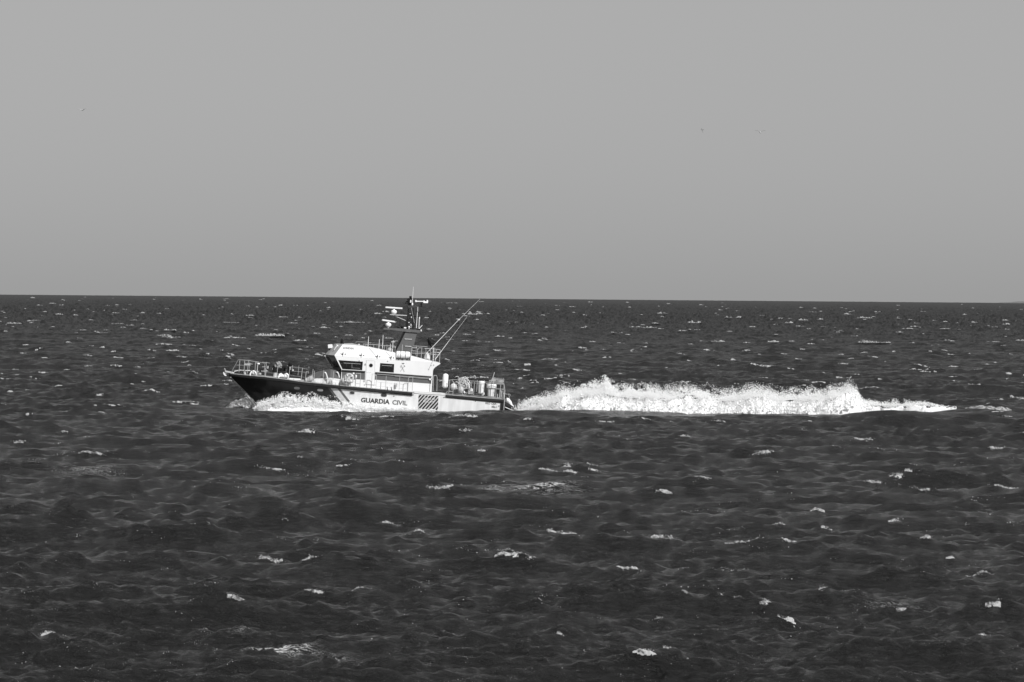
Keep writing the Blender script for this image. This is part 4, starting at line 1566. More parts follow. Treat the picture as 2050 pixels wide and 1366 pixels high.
# covered water cannon on a black pedestal
mb = MB()
mb.lathe(deck_pt(551, -0.2), [(0.22, 0), (0.18, 0.15), (0.15, 0.4)], 12)
cannon = mb.build('water_cannon', M['visor'], boat)
mb = MB()
mb.tube([L(549.5, 746, -0.2), L(549.6, 732.5, -0.2)], 0.16, 8, 0.13)
mb.box(L(567.7, 738.2, -0.2), (0.32, 0.28, 0.40))
mb.tube([L(559, 742, -0.2), L(567, 739, -0.2)], 0.08, 8)
mb.lathe(L(556.5, 747, -0.2), [(0.12, 0), (0.14, 0.3), (0.10, 0.46)], 10)
mb.build('barrel', M['black'], cannon)
MB().lump(L(557.2, 731.2, -0.25), (0.27, 0.22, 0.24), 8, 0.85, n=22, m=14, freq=3.0).build('canvas_cover', M['greycloth'], cannon)
mb = MB()
for dx, dy in ((-4.5, -6.5), (1, -8), (5.5, -4)):
    mb.tube([L(557 + dx * 0.5, 731 + dy * 0.4, -0.35), L(557 + dx, 731 + dy, -0.35)], 0.05, 5, 0.015)
mb.build('cover_fold', M['greycloth'], cannon)
# black post with floats
mb = MB()
mb.tube([L(579.6, 750, -0.9), L(580.2, 728.5, -0.9)], 0.10, 8)
for (px, py, s_) in ((580.2, 730.8, 0.16), (578.6, 736.6, 0.10), (581.8, 738.6, 0.10), (577.6, 744.5, 0.14), (582.8, 746.5, 0.13)):
    mb.lump(L(px, py, -0.9), (s_, s_, s_ * 1.2), 4, 0.3)
mb.build('hose_post', M['black'], boat)
mb = MB()
for (px, py) in ((581, 735.5), (581, 739.0)):
    mb.box(L(px, py, -1.05), (0.14, 0.05, 0.05))
mb.lump(L(586.5, 741.6, -0.9), (0.05, 0.05, 0.08), 4, 0.1)
mb.build('hose_clip', M['offwhite'], boat, each=True)
# hatch coaming
mb = MB().box(L(590, 759.2, -0.6), (0.9, 0.9, 0.12), Matrix.Rotation(R(0), 3, 'Y'))
mb.build('foredeck_hatch', M['offwhite'], boat)
# mushroom heads along the trunk: dark winch and life-jacket locker
mb = MB()
mb.box(L(694, 760, -2.12), (0.05, 0.05, 0.5))
mb.build('lifebuoy_bracket', M['visor'], boat)

# ------------------------------------------------------------------ things carried on board
# white mooring bag on the foredeck
o = deck_pt(567, -1.0)
t = thing('gear_bag', 'white crumpled bag lying on the foredeck beside the black posts', 'bag', o)
cx_, ccx = L(562, 753, -1.0), L(573, 754, -1.0)
mb = MB()
sec = []
n = 12
for i, (px, py, hgt) in enumerate(((557, 756.5, .20), (558.5, 753.0, .46), (562, 751.6, .42), (566.5, 753.6, .36), (570, 753.2, .42), (574, 752.2, .52), (576.2, 756, .40), (577, 759, .1))):
    c = L(px, py, -1.0)
    ring_ = []
    for k in range(n):
        a = 2 * math.pi * k / n
        f = 1 + 0.10 * math.sin(3 * a + i * 1.7)
        zc_ = max(o.z + 0.0, c.z)
        ring_.append(Vector((c.x + 0.03 * math.sin(k * 2.1 + i), -1.0 + 0.30 * math.cos(a) * f, zc_ + hgt * 0.42 * math.sin(a) * f)))
    sec.append(ring_)
for r_ in sec:
    mb.v += r_
for i in range(len(sec) - 1):
    for k in range(n):
        k2 = (k + 1) % n
        mb.f.append((i * n + k, i * n + k2, (i + 1) * n + k2, (i + 1) * n + k))
mb.f += [tuple(range(n)), tuple((len(sec) - 1) * n + k for k in range(n))]
mb.build('bag_body', M['light'], t, smooth=True)
mb = MB().tube([L(573.5, 748.6, -1.3), L(576.6, 750.5, -1.32), L(577.4, 755, -1.32), L(576, 760, -1.3)], 0.06, 6)
mb.build('bag_strap', M['light'], t, smooth=True)

# anchor in the bow roller
o = L(449, 748, 0)
t = thing('anchor', 'pale anchor hanging from the roller at the tip of the bow', 'anchor', o)
mb = MB().tube([L(457, 746, 0), L(449.5, 748.0, 0)], 0.04, 6)
mb.build('shank', M['visor'], t)
mb = MB()
q_ = [(446.8, 745.0), (448.6, 745.4), (450.2, 749.2), (453.6, 751.4), (452.6, 753.2), (449.2, 751.8), (447.2, 749)]
mb.prism(poly_L(q_, -0.14), -0.14, 0.14)
mb.build('fluke', M['offwhite'], t)

# liferaft canister in the roof recess
o = L(807, 716.5, -1.45)
t = thing('liferaft_canister', 'white liferaft canister strapped in the recess of the wheelhouse roof', 'liferaft', o)
c = L(806.8, 710.6, -1.42)
hw_ = 0.58
prof_ = [(0.02, -hw_ * 1.0), (0.16, -hw_ * 0.99), (0.25, -hw_ * .9), (0.28, -hw_ * .7), (0.28, hw_ * .7), (0.25, hw_ * .9), (0.16, hw_ * 0.99), (0.02, hw_)]
mb = MB().lathe(c, prof_, 20, axis=(1, 0, 0.0))
mb.build('canister_shell', M['light'], t, smooth=True)
mb = MB()
for f in (-0.35, 0.3):
    mb.lathe(c + Vector((f * hw_ - 0.02, 0, 0)), [(0.29, 0), (0.29, 0.04)], 20, axis=(1, 0, 0))
mb.build('lashing', M['midgrey'], t, each=True)
mb = MB().lathe(c + Vector((0, 0, -0.0)), [(0.286, -hw_ * .7), (0.286, -hw_ * .68)], 20, axis=(1, 0, 0))
for f in (-0.55, 0.0, 0.6):
    mb.box(c + Vector((f * hw_, -0.02, -0.36)), (0.07, 0.4, 0.16))
mb.build('cradle', M['dark'], t)

# lifebuoy on the side deck
o = L(699, 766.5, -2.42)
t = thing('lifebuoy', 'pale ring lifebuoy hanging on the side rail below the forward window', 'lifebuoy', o)
c = L(699, 757, -2.42)
mb = MB()
nR, nr = 28, 10
for i in range(nR):
    a = 2 * math.pi * i / nR
    for k in range(nr):
        b2 = 2 * math.pi * k / nr
        rr = 0.30 + 0.085 * math.cos(b2)
        mb.v.append(c + Vector((rr * math.cos(a), 0.06 * math.sin(b2), rr * math.sin(a))))
for i in range(nR):
    for k in range(nr):
        mb.f.append((i * nr + k, ((i + 1) % nR) * nr + k, ((i + 1) % nR) * nr + (k + 1) % nr, i * nr + (k + 1) % nr))
mb.build('ring', paint('lifebuoy_grey', 0.42, 0.6, 0.12, 6), t, smooth=True)
mb = MB()
for a in (40, 130, 220, 310):
    mb.box(c + Vector((0.30 * math.cos(R(a)), -0.005, 0.30 * math.sin(R(a)))), (0.19, 0.14, 0.09), Matrix.Rotation(R(-a), 3, 'Y'))
mb.build('reflective_band', M['light'], t, each=True)
mb = MB()
for i in range(5):
    mb.tube([c + Vector((-0.12 + i * 0.06, -0.02, 0.2)), c + Vector((-0.05 + i * 0.03, -0.03, 0.02)), c + Vector((-0.08 + i * 0.04, -0.02, -0.12))], 0.014, 4)
mb.build('grab_line', M['offwhite'], t)
t = thing('lifebuoy_light', 'small white lifebuoy light clipped to the rail beside the ring lifebuoy', 'light', L(712.5, 757, -2.42))
mb = MB().lathe(L(712.4, 755.5, -2.42), [(0.05, -0.05), (0.085, 0.02), (0.085, 0.14), (0.03, 0.18)], 10)
mb.build('float_body', M['light'], t, smooth=True)
mb = MB().box(L(708, 747.8, -2.42), (0.13, 0.06, 0.12))
mb.build('clip_bracket', M['light'], t)
# grey bag behind the ring
t = thing('kit_bag', 'round grey kit bag resting on the side deck behind the ring lifebuoy', 'bag', L(690, 768, -2.2))
MB().lump(L(691.5, 762, -2.25), (0.33, 0.16, 0.30), 6, 0.12).build('bag_body', paint('pale_bag', 0.5, 0.9, 0.1, 5), t, smooth=True)
MB().tube([L(686, 755, -2.3), L(690, 751.5, -2.3), L(695, 755, -2.3)], 0.02, 5).build('bag_strap', M['visor'], t)


# upright cylindrical fender and round buoys aft
def capsule(c, r, h, n=16):
    pr = [(0.02, 0)]
    for i in range(1, 6):
        a = math.pi / 2 * i / 5
        pr.append((r * math.sin(a), r * 0.8 * (1 - math.cos(a))))
    for i in range(4, -1, -1):
        a = math.pi / 2 * i / 5
        pr.append((max(0.02, r * math.sin(a)), h - r * 0.8 * (1 - math.cos(a))))
    return MB().lathe(c, pr, n)


fy = -2.0
o = L(890.4, 777.5, fy)
t = thing('boat_fender', 'tall white cylindrical fender standing on deck just aft of the wheelhouse', 'fender', o)
capsule(o, 0.235, (777.5 - 748) * pm * 1.0).build('fender_body', M['light'], t, smooth=True)
MB().lathe(o + Vector((0, 0, 1.13)), [(0.04, 0), (0.03, 0.05)], 8).build('fender_eye', M['visor'], t)
for k_, (px, py, r1, r2, lab, sq) in enumerate(((908.2, 774.6, .27, .27, 'round pale mooring buoy on the aft deck, the forward one, next to the tall fender', 0),
                                         (922.4, 780.6, .235, .30, 'egg shaped grey mooring buoy on the aft deck, beside the heap of rope', 1))):
    c = L(px, py, -2.05)
    t = thing('mooring_buoy', lab, 'buoy', c - Vector((0, 0, r2)), 'mooring buoys on the aft deck')
    MB().lump(c, (r1, r1, r2), 1, 0.03, 18, 12).build('buoy_ball', M['ball'] if sq else M['cloth'], t, smooth=True)
    if not sq:
        MB().lathe(c + Vector((0.10, 0, 0)), [(0.275, 0), (0.275, 0.04)], 20, axis=(1, 0, 0.1)).build('band', M['visor'], t)
    MB().lathe(c + Vector((0, 0, r2 - 0.03)), [(0.06, 0), (0.05, 0.08), (0.02, 0.1)], 8).build('buoy_eye', M['visor'], t)
# heap of rope and net
t = thing('rope_heap', 'untidy heap of light rope and netting hung on the aft deck rail', 'rope', L(925, 780, -1.7))
mb = MB()
rr = random.Random(5)
for i in range(34):
    x0, y0 = 913 + rr.random() * 25, 758 + rr.random() * 20
    pts = []
    a = rr.random() * 6.28
    rad_ = 2 + rr.random() * 4
    for k in range(9):
        b2 = a + k * 0.6
        pts.append(L(x0 + rad_ * math.cos(b2), y0 + rad_ * 1.1 * math.sin(b2), -1.7 + 0.5 * (rr.random() - .5) * 0.3 + 0.4 * ((i % 5) / 5 - .5)))
    mb.tube(pts, 0.022, 5)
mb.build('rope_coils', M['cloth'], t)
mb = MB().lump(L(925, 764, -1.6), (0.40, 0.2, 0.28), 9, 0.9, 20, 14, 3)
mb.lump(L(931, 773, -1.6), (0.26, 0.2, 0.24), 12, 0.6, 16, 12, 3)
mb.build('netting', M['greycloth'], t, each=True)
mb = MB()
pts = [L(934 + 5.5 * math.sin(a), 776 - 11.5 * math.cos(a), -1.95) for a in np.linspace(0.2, 3.6, 12)]
mb.tube(pts, 0.026, 6)
mb.build('hose_loop', M['light'], t)
t = thing('pump_unit', 'small grey pump with a white cap standing on deck between rope heap and tubs', 'pump', L(941.5, 790, -2.05))
o = L(941.2, 789.6, -2.05)
MB().box(o + Vector((0, 0, 0.14)), (0.36, 0.3, 0.26)).build('pump_body', M['grey'], t)
MB().lathe(o + Vector((0.06, 0, 0.27)), [(0.13, 0), (0.12, 0.16), (0.04, 0.22)], 12).build('pump_cap', M['light'], t, smooth=True)
MB().lump(L(929.5, 785.5, -2.2), (0.07, 0.07, 0.11), 2, 0.2).build('nozzle', M['light'], t, smooth=True)


# lidded tubs
def tub(px0, px1, py_top, py_bot, lid_h, over, lab, ypos, shift):
    a, b2 = L(px0, py_bot, ypos), L(px1, py_bot, ypos)
    c = (a + b2) / 2
    rr_ = (b2.x - a.x) / 2
    h = L((px0 + px1) / 2, py_top, ypos).z - c.z
    t = thing('lidded_tub', lab, 'tub', c, 'lidded tubs on the aft deck')
    MB().lathe(c, [(rr_ * 0.93, 0), (rr_ * 0.95, 0.02), (rr_, h - lid_h), (rr_ * 0.9, h - lid_h + 0.01)], 28).build('tub_body', M['offwhite'], t, smooth=True)
    cc = c + Vector((shift, 0, h - lid_h))
    MB().lathe(cc, [(rr_ * over * 0.97, 0), (rr_ * over, 0.02), (rr_ * over, lid_h - 0.03), (rr_ * over * .94, lid_h), (0.02, lid_h + 0.02)], 28).build('tub_lid', M['light'], t, smooth=True)
    MB().lathe(c + Vector((0, 0, h - lid_h - 0.12)), [(rr_ * 1.02, 0), (rr_ * 1.02, 0.03)], 28).build('hoop', M['visor'], t)
    return t


tub(956.2, 968.8, 763.2, 787.8, 0.16, 1.06, 'white lidded tub on the aft deck, the forward of the two', -1.9, 0.02)
tub(975.6, 989.4, 769.2, 793.6, 0.30, 1.42, 'white tub with a wide overhanging lid at the stern, the aft of the two', -1.95, 0.01)
t = thing('dark_crate', 'dark low crate under the forward white tub', 'crate', L(953, 788, -1.5))
MB().box(L(954, 784.2, -1.4), (0.75, 0.5, 0.22)).build('crate_body', M['dark'], t)
MB().box(L(954, 781.0, -1.4), (0.78, 0.53, 0.04)).build('crate_lid', M['dark'], t)
t = thing('jerrycan', 'small pale container standing between the two white tubs', 'container', L(966.5, 790, -2.3))
MB().box(L(966.3, 789.4, -2.3), (0.17, 0.14, 0.24)).build('can_body', M['grey'], t)
MB().lathe(L(968.5, 790.5, -2.32), [(0.045, 0), (0.05, 0.12), (0.02, 0.18)], 8).build('can_cap', M['light'], t)

# ensign on a leaning staff
t = thing('ensign', 'striped ensign with a round crest flying stiffly from a leaning staff at the stern', 'flag', L(981, 770, -0.4))
MB().tube([L(981.2, 768, -0.4), L(986.6, 756.5, -0.4), L(990.0, 745.6, -0.4)], 0.028, 6).build('flagstaff', M['visor'], t)
Q = [(986.8, 754.0), (1010.2, 760.2), (1003.6, 770.2), (980.8, 763.4)]
nu, nv = 26, 13


def flag_pt(u, v, dy=0.0):
    top_ = (Q[0][0] + (Q[1][0] - Q[0][0]) * u, Q[0][1] + (Q[1][1] - Q[0][1]) * u + 1.0 * math.sin(u * 6.5))
    bot_ = (Q[3][0] + (Q[2][0] - Q[3][0]) * u + 1.5 * u, Q[3][1] + (Q[2][1] - Q[3][1]) * u + 0.9 * math.sin(u * 6.5 + .6) - 2 * max(0, u - .85) * 6)
    px = top_[0] + (bot_[0] - top_[0]) * v
    py = top_[1] + (bot_[1] - top_[1]) * v
    return L(px, py, -0.4 + 0.10 * math.sin(u * 9 + v * 2) + dy)


for nm, v0, v1, mt in (('flag_stripe', 0, .25, 'flagred'), ('flag_field', .25, .75, 'flagyellow'), ('flag_stripe', .75, 1, 'flagred')):
    mb = MB()
    for dy in (0, 0.012):
        b0 = len(mb.v)
        for i in range(nu):
            for j in range(5):
                mb.v.append(flag_pt(i / (nu - 1), v0 + (v1 - v0) * j / 4, dy))
        for i in range(nu - 1):
            for j in range(4):
                a = b0 + i * 5 + j
                mb.f.append((a, a + 5, a + 6, a + 1))
    mb.build(nm, M[mt], t, smooth=True)
mb = MB()
mb.add([flag_pt(0.42 + 0.065 * math.cos(a), 0.5 + 0.14 * math.sin(a), -0.012) for a in np.linspace(0, 2 * math.pi, 14, endpoint=False)], [tuple(range(14))])
mb.build('flag_crest', M['midgrey'], t)

# inflatable tender in the stern ramp with its covered outboard
o = L(1018, 822, 0)
t = thing('inflatable_tender', 'dark inflatable tender lying in the stern ramp with its tail end sticking out', 'boat', o)
mb = MB()
for y in (-0.55, 0.55):
    mb.tube([L(990, 800, y), L(1008, 808.5, y), L(1020, 815.5, y), L(1026, 819.5, y), L(1029, 821, y)], 0.24, 12, 0.2)
mb.build('tube', M['rubber'], t, smooth=True, each=True)
mb = MB()
mb.prism(poly_L([(992, 808), (1010, 816), (1026, 826), (1024, 834), (1000, 832), (992, 824)], -0.5), -0.5, 0.5)
mb.build('tender_hull', M['black'], t)
MB().tube([L(1011, 815.2, -0.79), L(1023.4, 820.8, -0.78)], 0.028, 6).build('tube_stripe', M['light'], t)
t2 = thing('outboard_motor', 'pale cowled outboard motor tilted up on the tail of the dark tender', 'motor', L(1022, 816, 0))
mb = MB()
mb.tube([L(1014.0, 801.5, 0), L(1017, 801.6, 0), L(1020.5, 806, 0), L(1022.5, 811, 0), L(1026.5, 817, 0), L(1030.0, 820, 0)], 0.2, 12, 0.11)
mb.v = [Vector((p.x, p.y * 1.1, p.z)) for p in mb.v]
mb.build('cowling', M['cloth'], t2, smooth=True)
mb = MB().lump(L(1014.6, 804.5, 0.05), (0.22, 0.25, 0.28), 7, 0.3)
mb.build('motor_cover', M['greycloth'], t2, smooth=True)
mb = MB()
mb.tube([L(1018.8, 800, 0), L(1019.6, 794.5, 0), L(1018.0, 789.6, 0)], 0.03, 6)
mb.tube([L(1016.5, 790.6, 0), L(1019, 789.0, 0), L(1022.4, 792, 0)], 0.04, 6)
mb.tube([L(1027.5, 820.5, 0), L(1031.8, 815.6, 0)], 0.03, 6)
mb.build('bracket', M['greycloth'], t2)
# ------------------------------------------------------------------ foam and spray
fm = bpy.data.materials.new('white_foam')
fm.use_nodes = True
fb_ = fm.node_tree.nodes['Principled BSDF']
fb_.inputs['Base Color'].default_value = (0.97, 0.97, 0.97, 1)
fb_.inputs['Roughness'].default_value = 0.9
fb_.inputs['Specular IOR Level'].default_value = 0.2
tr_ = fm.node_tree.nodes.new('ShaderNodeBsdfTranslucent')
tr_.inputs['Color'].default_value = (0.97, 0.97, 0.97, 1)
mxf = fm.node_tree.nodes.new('ShaderNodeMixShader')
mxf.inputs[0].default_value = 0.06
fm.node_tree.links.new(fb_.outputs[0], mxf.inputs[1])
fm.node_tree.links.new(tr_.outputs[0], mxf.inputs[2])
fm.node_tree.links.new(mxf.outputs[0], fm.node_tree.nodes['Material Output'].inputs['Surface'])
fmr = bpy.data.materials.new('crest_foam')
fmr.use_nodes = True
fb2 = fmr.node_tree.nodes['Principled BSDF']
fb2.inputs['Base Color'].default_value = (0.34, 0.34, 0.34, 1)
fn_ = fmr.node_tree.nodes.new('ShaderNodeTexNoise')
fn_.inputs['Scale'].default_value = 3.2
fn_.inputs['Detail'].default_value = 6
fn_.inputs['Roughness'].default_value = 0.75
fg_ = fmr.node_tree.nodes.new('ShaderNodeNewGeometry')
fr_ = fmr.node_tree.nodes.new('ShaderNodeMapRange')
fr_.inputs['From Min'].default_value = 0.40
fr_.inputs['From Max'].default_value = 0.54
fmr.node_tree.links.new(fg_.outputs['Position'], fn_.inputs['Vector'])
fmr.node_tree.links.new(fn_.outputs['Fac'], fr_.inputs['Value'])
ft_ = fmr.node_tree.nodes.new('ShaderNodeBsdfTransparent')
fx_ = fmr.node_tree.nodes.new('ShaderNodeMixShader')
fmr.node_tree.links.new(fr_.outputs[0], fx_.inputs[0])
fmr.node_tree.links.new(ft_.outputs[0], fx_.inputs[1])
fmr.node_tree.links.new(fb2.outputs[0], fx_.inputs[2])
fmr.node_tree.links.new(fx_.outputs[0], fmr.node_tree.nodes['Material Output'].inputs['Surface'])
fb2.inputs['Roughness'].default_value = 0.9
fb2.inputs['Specular IOR Level'].default_value = 0.2

sm = fm.copy()
sm.name = 'white_spray'
for n_ in sm.node_tree.nodes:
    if n_.bl_idname == 'ShaderNodeMixShader':
        n_.inputs[0].default_value = 0.5

OCT_V = np.array([(1, 0, 0), (-1, 0, 0), (0, 1, 0), (0, -1, 0), (0, 0, 1), (0, 0, -1)], dtype=float)
OCT_F = np.array([(0, 2, 4), (2, 1, 4), (1, 3, 4), (3, 0, 4), (2, 0, 5), (1, 2, 5), (3, 1, 5), (0, 3, 5)])


def droplets(c, r):
    """octahedral drops at centres c with radii r"""
    n = len(c)
    st = rng.uniform(0.6, 1.5, (n, 1, 3))
    v = c[:, None, :] + OCT_V[None] * r[:, None, None] * st
    f = OCT_F[None] + (np.arange(n) * 6)[:, None, None]
    return v.reshape(-1, 3), f.reshape(-1, 3)


def add_obj(name, v, f, mat, smooth=False, **kw):
    o = bpy.data.objects.new(name, np_mesh(name, v, f, mat, smooth))
    col.objects.link(o)
    return tag(o, **kw)


def W(px, py, d):
    """world points at pixels and distance d (arrays)"""
    px, py, d = np.broadcast_arrays(np.asarray(px, float), np.asarray(py, float), np.asarray(d, float))
    a = (px - 1025) / FPX
    b = (683 - py) / FPX
    rx = fwd.x + rt.x * a + up.x * b
    ry = fwd.y + rt.y * a + up.y * b
    rz = fwd.z + rt.z * a + up.z * b
    t = d / ry
    return np.stack([CAM.x + rx * t, CAM.y + ry * t, CAM.z + rz * t], -1)


# --- wake behind the boat
DW = DB + 2.5          # distance of the wake's axis
kx_ = np.array([1036, 1060, 1085, 1110, 1128, 1150, 1180, 1215, 1240, 1290, 1340, 1375, 1400, 1430, 1480, 1520, 1560, 1600, 1650, 1680, 1700, 1715, 1728, 1760, 1800, 1850, 1880, 1915])
kt_ = np.array([825, 819, 811, 802, 789, 793, 786, 784, 790, 793, 796, 788, 791, 798, 798, 789, 800, 798, 797, 789, 783, 789, 802, 810, 812, 806.5, 811, 817.5])
ks_ = np.array([820, 812, 803, 793, 784, 785, 768, 764, 774, 774, 783, 783, 784, 787, 786, 780, 790, 785, 787, 780, 777, 783, 797, 805, 799, 805.5, 810, 817])
kb_ = np.interp(kx_, [1036, 1100, 1300, 1560, 1700, 1728, 1760, 1850, 1915], [828, 829, 833, 833, 829, 823, 817.5, 817.5, 818.2])
PXW = np.arange(1036, 1915, 0.8)
NU = len(PXW)
NVW = 60
ztop_ = np.interp(PXW, kx_, kt_)
zbot_ = np.interp(PXW, kx_, kb_)
ragged = fbm(PXW / 9.0, PXW * 0 + 3.3, 4, 8) - 0.46
U = np.repeat(PXW[:, None], NVW, 1)
tv = np.linspace(0, 1, NVW)[None, :]
tail_ = np.clip((PXW - 1735) / 30, 0, 1)
hgt_px = ((zbot_ - ztop_) * 0.88 * (1 - tail_ + tail_ * np.clip((fbm(PXW / 7.0, PXW * 0 + 9.1, 4, 19) - 0.34) * 4.0, 0.02, 1.1)))[:, None]
thick = np.clip(hgt_px / 40, 0.25, 1.0)
n_a = fbm(U / 15.0, tv * 5.0 + U * 0.01, 5, 21) - 0.48
n_b = fbm(U / 4.5, tv * 20.0, 4, 33) - 0.47
# the cross section goes from the foot on the near side over the top and down the far side
angv = tv * math.pi
yo = -np.cos(angv) * 2.0 * thick + n_a * 0.9 * np.sin(angv) ** 0.5 * thick
zfrac = np.sin(angv) ** 0.8
py_ = zbot_[:, None] - hgt_px * zfrac * (1 + 0.75 * ragged[:, None] * (hgt_px > 5)) - n_b * 0.12 * hgt_px * np.sin(angv)
P = W(U, py_, DW + yo)
# keep the foot in the water
under = (tv < 0.03) | (tv > 0.97)
P[:, :, 2] = np.where(under, P[:, :, 2] - 0.8 * np.clip((1925 - U) / 160, 0.04, 1), P[:, :, 2])
wv, wf = P.reshape(-1, 3), grid_faces(NU, NVW)
vs_all, fs_all, off = [wv], [], len(wv)
tri = np.concatenate([wf[:, [0, 1, 2]], wf[:, [0, 2, 3]]])
fs_all.append(tri)
# boiling lumps of foam on the wall
nl = 2200
lx = rng.uniform(1040, 1912, nl)
tl, bl = np.interp(lx, kx_, kt_), np.interp(lx, kx_, kb_)
q = rng.beta(1.3, 1.0, nl)
ly = bl - (bl - tl) * q * (1 + 0.5 * (fbm(lx / 9.0, lx * 0 + 3.3, 4, 8) - 0.46))
ld = DW - 2.0 * np.clip((bl - tl) / 40, .25, 1) * np.cos(np.clip(q, 0, 1) * math.pi / 2) + rng.normal(0, 0.25, nl)
cen = W(lx, ly, ld)
v2, f2 = droplets(cen, rng.gamma(2.2, 0.016, nl) * np.clip((bl - tl) / 22, 0.3, 1))
vs_all.append(v2); fs_all.append(f2 + off); off += len(v2)
v_, f_ = np.concatenate(vs_all), np.concatenate(fs_all)
add_obj('wake_foam', v_, f_, fm, True, label='long bright wall of churned white wake foam trailing behind the stern', cat='foam', kind='stuff')


def cloud(n, xs, tops, bases, dist, dspread, rad, bias=1.4, clump=9.0, seed=3, lo=0.30):
    """spray drops between a base line and a top line of the picture plane at a real distance"""
    x = rng.uniform(xs[0], xs[-1], n * 5)
    t_, b_ = np.interp(x, xs, tops), np.interp(x, xs, bases)
    keep = rng.uniform(0, 1, n * 5) < np.clip((b_ - t_) / np.max(np.asarray(bases) - np.asarray(tops)), 0.02, 1)
    x, t_, b_ = x[keep], t_[keep], b_[keep]
    q = rng.uniform(0, 1, len(x)) ** bias
    # wisps
    w = fbm(x / clump, q * 2.5 + x * 0.02, 4, seed)
    k2 = rng.uniform(0, 1, len(x)) < np.clip((w - lo) * 4.0, 0, 1) * np.clip(1.15 - q, 0, 1)
    x, t_, b_, q = x[k2], t_[k2], b_[k2], q[k2]
    n = int(n * 1.35)
    x, t_, b_, q = x[:n], t_[:n], b_[:n], q[:n]
    jag = (fbm(x / 13.0, x * 0 + 1.7, 4, seed + 5) - 0.45) * 0.7
    y = b_ - (b_ - t_) * q * (1 + jag)
    n2d = fbm(x / 6.0, y / 6.0, 5, seed + 6)
    k3 = rng.uniform(0, 1, len(x)) < (1.12 - q) * 1.3 + (n2d - 0.46) * 2.1
    x, y = x[k3], y[k3]
    c = W(x, y, dist + rng.normal(0, dspread, len(x)))
    return droplets(c, rng.gamma(2.0, rad, len(x)) + rad * 0.35)


v1, f1 = cloud(46000, kx_, ks_ - np.where(kx_ < 1720, 9, np.where(kx_ < 1870, 2, 0)), np.minimum(kt_ + 5, kb_), DW - 0.6, 1.0, 0.006, 1.9, 14.0)
v2, f2 = cloud(17000, [1140, 1165, 1195, 1218, 1236, 1275, 1320], [797, 768, 756, 754, 782, 772, 790], [800, 795, 792, 792, 792, 794, 796], DW, 0.9, 0.0065, 1.0, 16.0, seed=9)
v3, f3 = cloud(8000, [1018, 1028, 1045, 1060, 1085, 1110], [824, 813, 804, 796, 790, 790], [827, 827, 826, 824, 822, 815], DW, 0.8, 0.007, 1.2, 14.0, seed=12)
v4, f4 = cloud(16000, kx_, kt_ - np.where(kx_ < 1720, 5, 1), kb_ - 6, DW - 1.3, 0.8, 0.0115, 0.65, 20.0, seed=23, lo=0.12)
v5, f5 = cloud(95000, kx_, kt_ - np.where(kx_ < 1720, 26, np.where(kx_ < 1870, 6, 0.3)), np.minimum(kt_ + 2, kb_), DW, 1.3, 0.0042, 1.5, 40.0, seed=29, lo=0.2)
v4, f4 = np.concatenate([v4, v5]), np.concatenate([f4, f5 + len(v4)])
n1_, n2_, n3_ = len(v1), len(v1) + len(v2), len(v1) + len(v2) + len(v3)
v = np.concatenate([v1, v2, v3, v4]); f = np.concatenate([f1, f2 + n1_, f3 + n2_, f4 + n3_])
add_obj('wake_spray', v, f, sm, label='fine white spray thrown up above the wake behind the stern', cat='spray', kind='stuff')

# last low crest of the wake at the right edge
px2 = np.arange(1932, 2026, 0.8)
tp2 = np.interp(px2, [1932, 1955, 1975, 2000, 2014, 2025], [817, 813.5, 813.2, 815.5, 817, 820.5])
bt2 = np.interp(px2, [1932, 1955, 1975, 2000, 2014, 2025], [818, 817.5, 819, 821.5, 823, 821.5])

# --- bow wave along the near side of the hull
bxk = np.array([508, 517, 530, 545, 560, 575, 590, 600, 615, 630, 645, 660, 680, 700, 725, 760, 800, 830, 850, 872])
btk = np.array([819, 810, 806, 803, 798, 795, 797, 800, 799, 799, 804, 806, 808, 811, 814, 817, 819, 820, 822, 823])
bsk = np.array([808, 804, 800, 796, 790, 789, 789, 792, 791, 790, 796, 797, 800, 804, 809, 813, 817, 820, 822, 823])
bbk = np.interp(bxk, [508, 560, 640, 700, 780, 872], [823, 821, 824, 825.5, 827, 826])
PXB = np.arange(509, 872, 0.7)
U = np.repeat(PXB[:, None], 40, 1)
tv = np.linspace(0, 1, 40)[None, :]
tb, bb = np.interp(PXB, bxk, btk), np.interp(PXB, bxk, bbk)
hh2 = (bb - tb)[:, None] * 0.62
# distance of the hull's side at each column
hull_d = np.array([float((ROOT @ S(px, 800)).y) for px in np.linspace(505, 880, 60)])
HD = lambda x: np.interp(x, np.linspace(505, 880, 60), hull_d)
n_a = fbm(U / 11.0, tv * 4.0, 5, 41) - 0.48
rg = (fbm(PXB / 8.0, PXB * 0 + 1.1, 4, 43) - 0.46)[:, None]
yo = HD(U) - 1.5 + tv * 1.6 + n_a * 0.5 * np.sin(tv * math.pi)
py_ = bb[:, None] - hh2 * np.sin(tv * math.pi / 2) ** 0.75 * (1 + 0.65 * rg) - (fbm(U / 4.0, tv * 16, 4, 47) - .47) * 0.14 * hh2 * np.sin(tv * math.pi)
P = W(U, py_, yo)
P[:, :, 2] = np.where(tv < 0.03, -0.6, P[:, :, 2])
wf = grid_faces(len(PXB), 40)
vs_all, fs_all, off = [P.reshape(-1, 3)], [np.concatenate([wf[:, [0, 1, 2]], wf[:, [0, 2, 3]]])], len(PXB) * 40
nl = 1300
lx = 510 + 340 * rng.beta(1.1, 1.5, nl)
tl, bl = np.interp(lx, bxk, btk), np.interp(lx, bxk, bbk)
q = rng.uniform(0, 1.05, nl)
cen = W(lx, bl - (bl - tl) * q, HD(lx) - 1.6 + q * 1.2 + rng.normal(0, .15, nl))
v2, f2 = droplets(cen, rng.gamma(2.2, 0.013, nl))
vs_all.append(v2); fs_all.append(f2 + off)
